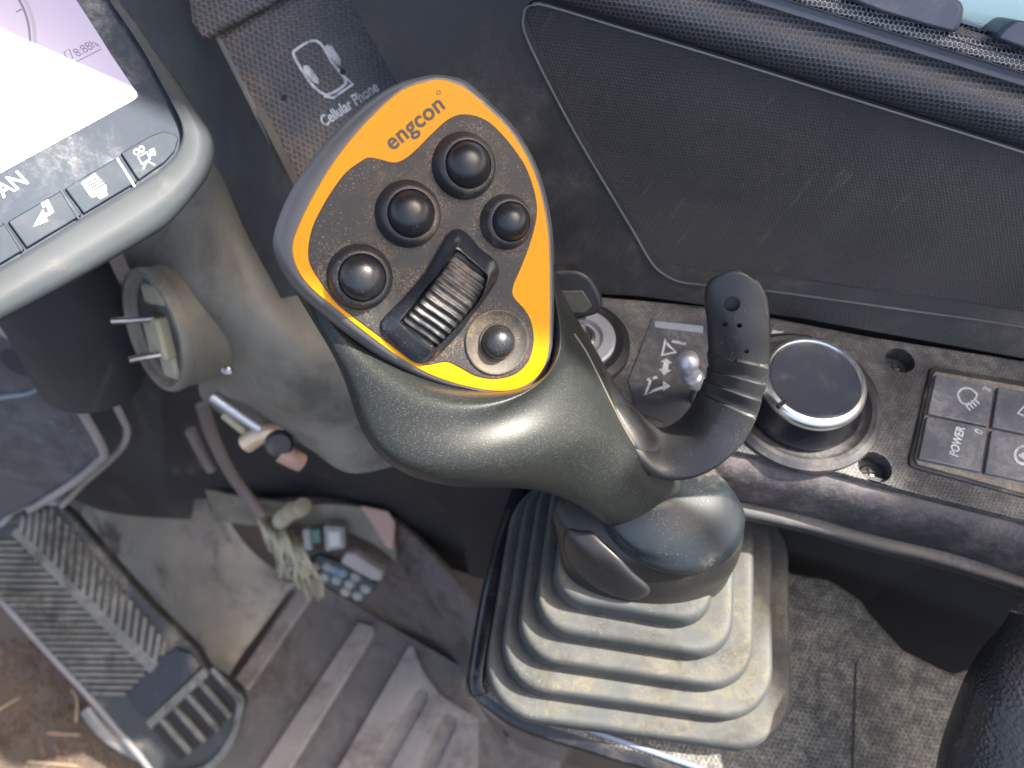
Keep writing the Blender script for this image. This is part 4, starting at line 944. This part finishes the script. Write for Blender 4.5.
# cap and collar
cap = [qr((640, 500, .276), (655, 505, .2755), (668, 498, .277), (654, 490, .279)),
       qr((610, 500, .2840), (662, 545, .2755), (722, 495, .2850), (660, 452, .3010)),
       qr((600, 500, .2880), (672, 564, .2780), (738, 505, .2880), (655, 445, .3080)),
       qr((598, 500, .2890), (675, 571, .2795), (744, 511, .2900), (652, 443, .3100)),
       qr((598, 502, .2905), (676, 574, .2812), (744.5, 515, .2915), (652, 445, .3115)),
       qr((600, 503, .2915), (674, 573, .2825), (741, 517, .2925), (652, 448, .3120))]
mesh('neck_cap', *loft_vf(smooth_rings(cap, 6)), cap_m, js, sharp=0)
coll = [qr((604, 500, .2900), (672, 566, .2820), (738, 512, .2920), (652, 452, .3110)),
        qr((556, 505, .2950), (668, 572, .2840), (741, 518, .2940), (652, 460, .3140)),
        qr((557, 535, .3020), (662, 588, .2910), (738, 543, .2990), (650, 480, .3180)),
        qr((561, 556, .3070), (655, 599, .2980), (733, 560, .3050), (649, 500, .3230)),
        qr((568, 578, .3130), (650, 609, .3050), (726, 578, .3110), (648, 520, .3280)),
        qr((572, 583, .3150), (650, 611, .3070), (721, 580, .3130), (648, 525, .3290)),
        qr((585, 580, .3170), (650, 604, .3110), (712, 576, .3150), (648, 535, .3290))]
cs = smooth_rings(coll, 8); cv, cf = loft_vf(cs); mesh('neck_collar', cv, cf, coll_m, js, sharp=0)
# thumb shaped pad on the collar, laid on its surface
bvh = BVHTree.FromPolygons(cv, cf)
pad_px = pxs([(563, 545), (564, 533), (569, 528), (580, 530), (591, 531), (602, 540), (616, 553), (632, 570), (650, 588), (645, 597), (630, 599), (603, 591), (583, 577), (569, 561)], 5)
pcx, pcy = 602, 563
pg = []
for k, (f, h) in enumerate(((0, .0020), (.3, .0020), (.6, .0019), (.8, .0017), (.9, .0014), (.96, .0009), (1.0, -.0002))):
    row = []
    for a, b_ in pad_px:
        q = drape(bvh, pcx+(a-pcx)*max(f, .001), pcy+(b_-pcy)*max(f, .001), h)
        row.append(q)
    pg.append(row)
V, Fc = loft_vf(pg, False, False); mesh('collar_pad', V, Fc, pad_m, js, sharp=0)
# paddle
pr = [[(579, 334, .262), (579, 337, .260), (578, 340, .259)],
      [(600, 356, .266), (598, 362, .263), (594, 368, .260)],
      [(622, 388, .270), (617, 398, .265), (611, 408, .261)],
      [(640, 409, .273), (634, 424, .267), (628, 437, .262)],
      [(653, 421, .275), (650, 440, .268), (647, 461, .262)],
      [(663, 425, .276), (664, 450, .268), (668, 475, .263)],
      [(672, 421, .276), (680, 447, .267), (693, 475, .262)],
      [(681, 414, .274), (697, 441, .264), (718, 465, .260)],
      [(689, 404, .270), (712, 427, .260), (742, 445, .257)],
      [(697, 391, .265), (727, 404, .256), (757, 418, .254)],
      [(703, 379, .262), (732, 390, .253), (762, 401, .252)],
      [(706, 368, .259), (736, 376, .251), (767, 385, .250)],
      [(706, 353, .256), (738, 359, .248), (770, 367, .248)],
      [(705, 326, .250), (738, 330, .243), (771.5, 336, .243)],
      [(703.5, 303, .245), (737, 303, .240), (770, 306, .240)],
      [(706, 286, .242), (737, 284, .238), (764, 289, .238)],
      [(715, 275, .240), (737, 273, .237), (754, 277, .237)],
      [(731, 269.5, .239), (736, 269, .238), (740, 269.5, .239)]]
def ridge(u, v):
    d = 0
    for c0 in (9/17, 10/17, 11/17, 12/17):
        if c0-.05 < v <= c0: d = .0011*(v-c0+.05)/.05*(1 if v < c0-.004 else (c0-v)/.004)
    e = abs(u-.5)*2; return d-.0014*e**6
pdl = sheet('finger_paddle', pr, paddle_m, js, nu=30, nv=255, th=.0042, disp=ridge, sharp=60)
PT = Plane(P(737, 303, .240), (P(771, 303, .240)-P(704, 303, .245)).cross(P(736, 269, .238)-P(738, 332, .243)))
cyls = [cyl_vf(PT.hit(732, 304), PT.n, .0026, -.0042, .01, 24)]
for q in ((725, 325), (739.5, 326), (721, 346), (747, 353), (735, 362), (715, 369), (748, 380), (709, 392)): cyls.append(cyl_vf(PT.hit(*q), PT.n, .00085, -.0045, .01, 12))
cut(pdl, *join(cyls))
# paddle root where it is bolted to the grip
mesh('paddle_root', *loft_vf(smooth_rings([quadring((600, 385, .266), (612, 402, .262), (622, 400, .268), (612, 388, .28), 32),
     quadring((632, 440, .266), (645, 455, .264), (660, 440, .270), (645, 425, .285), 32), quadring((655, 472, .275), (668, 480, .273), (688, 468, .278), (672, 452, .292), 32)], 6)), paddle_m, js, sharp=0)
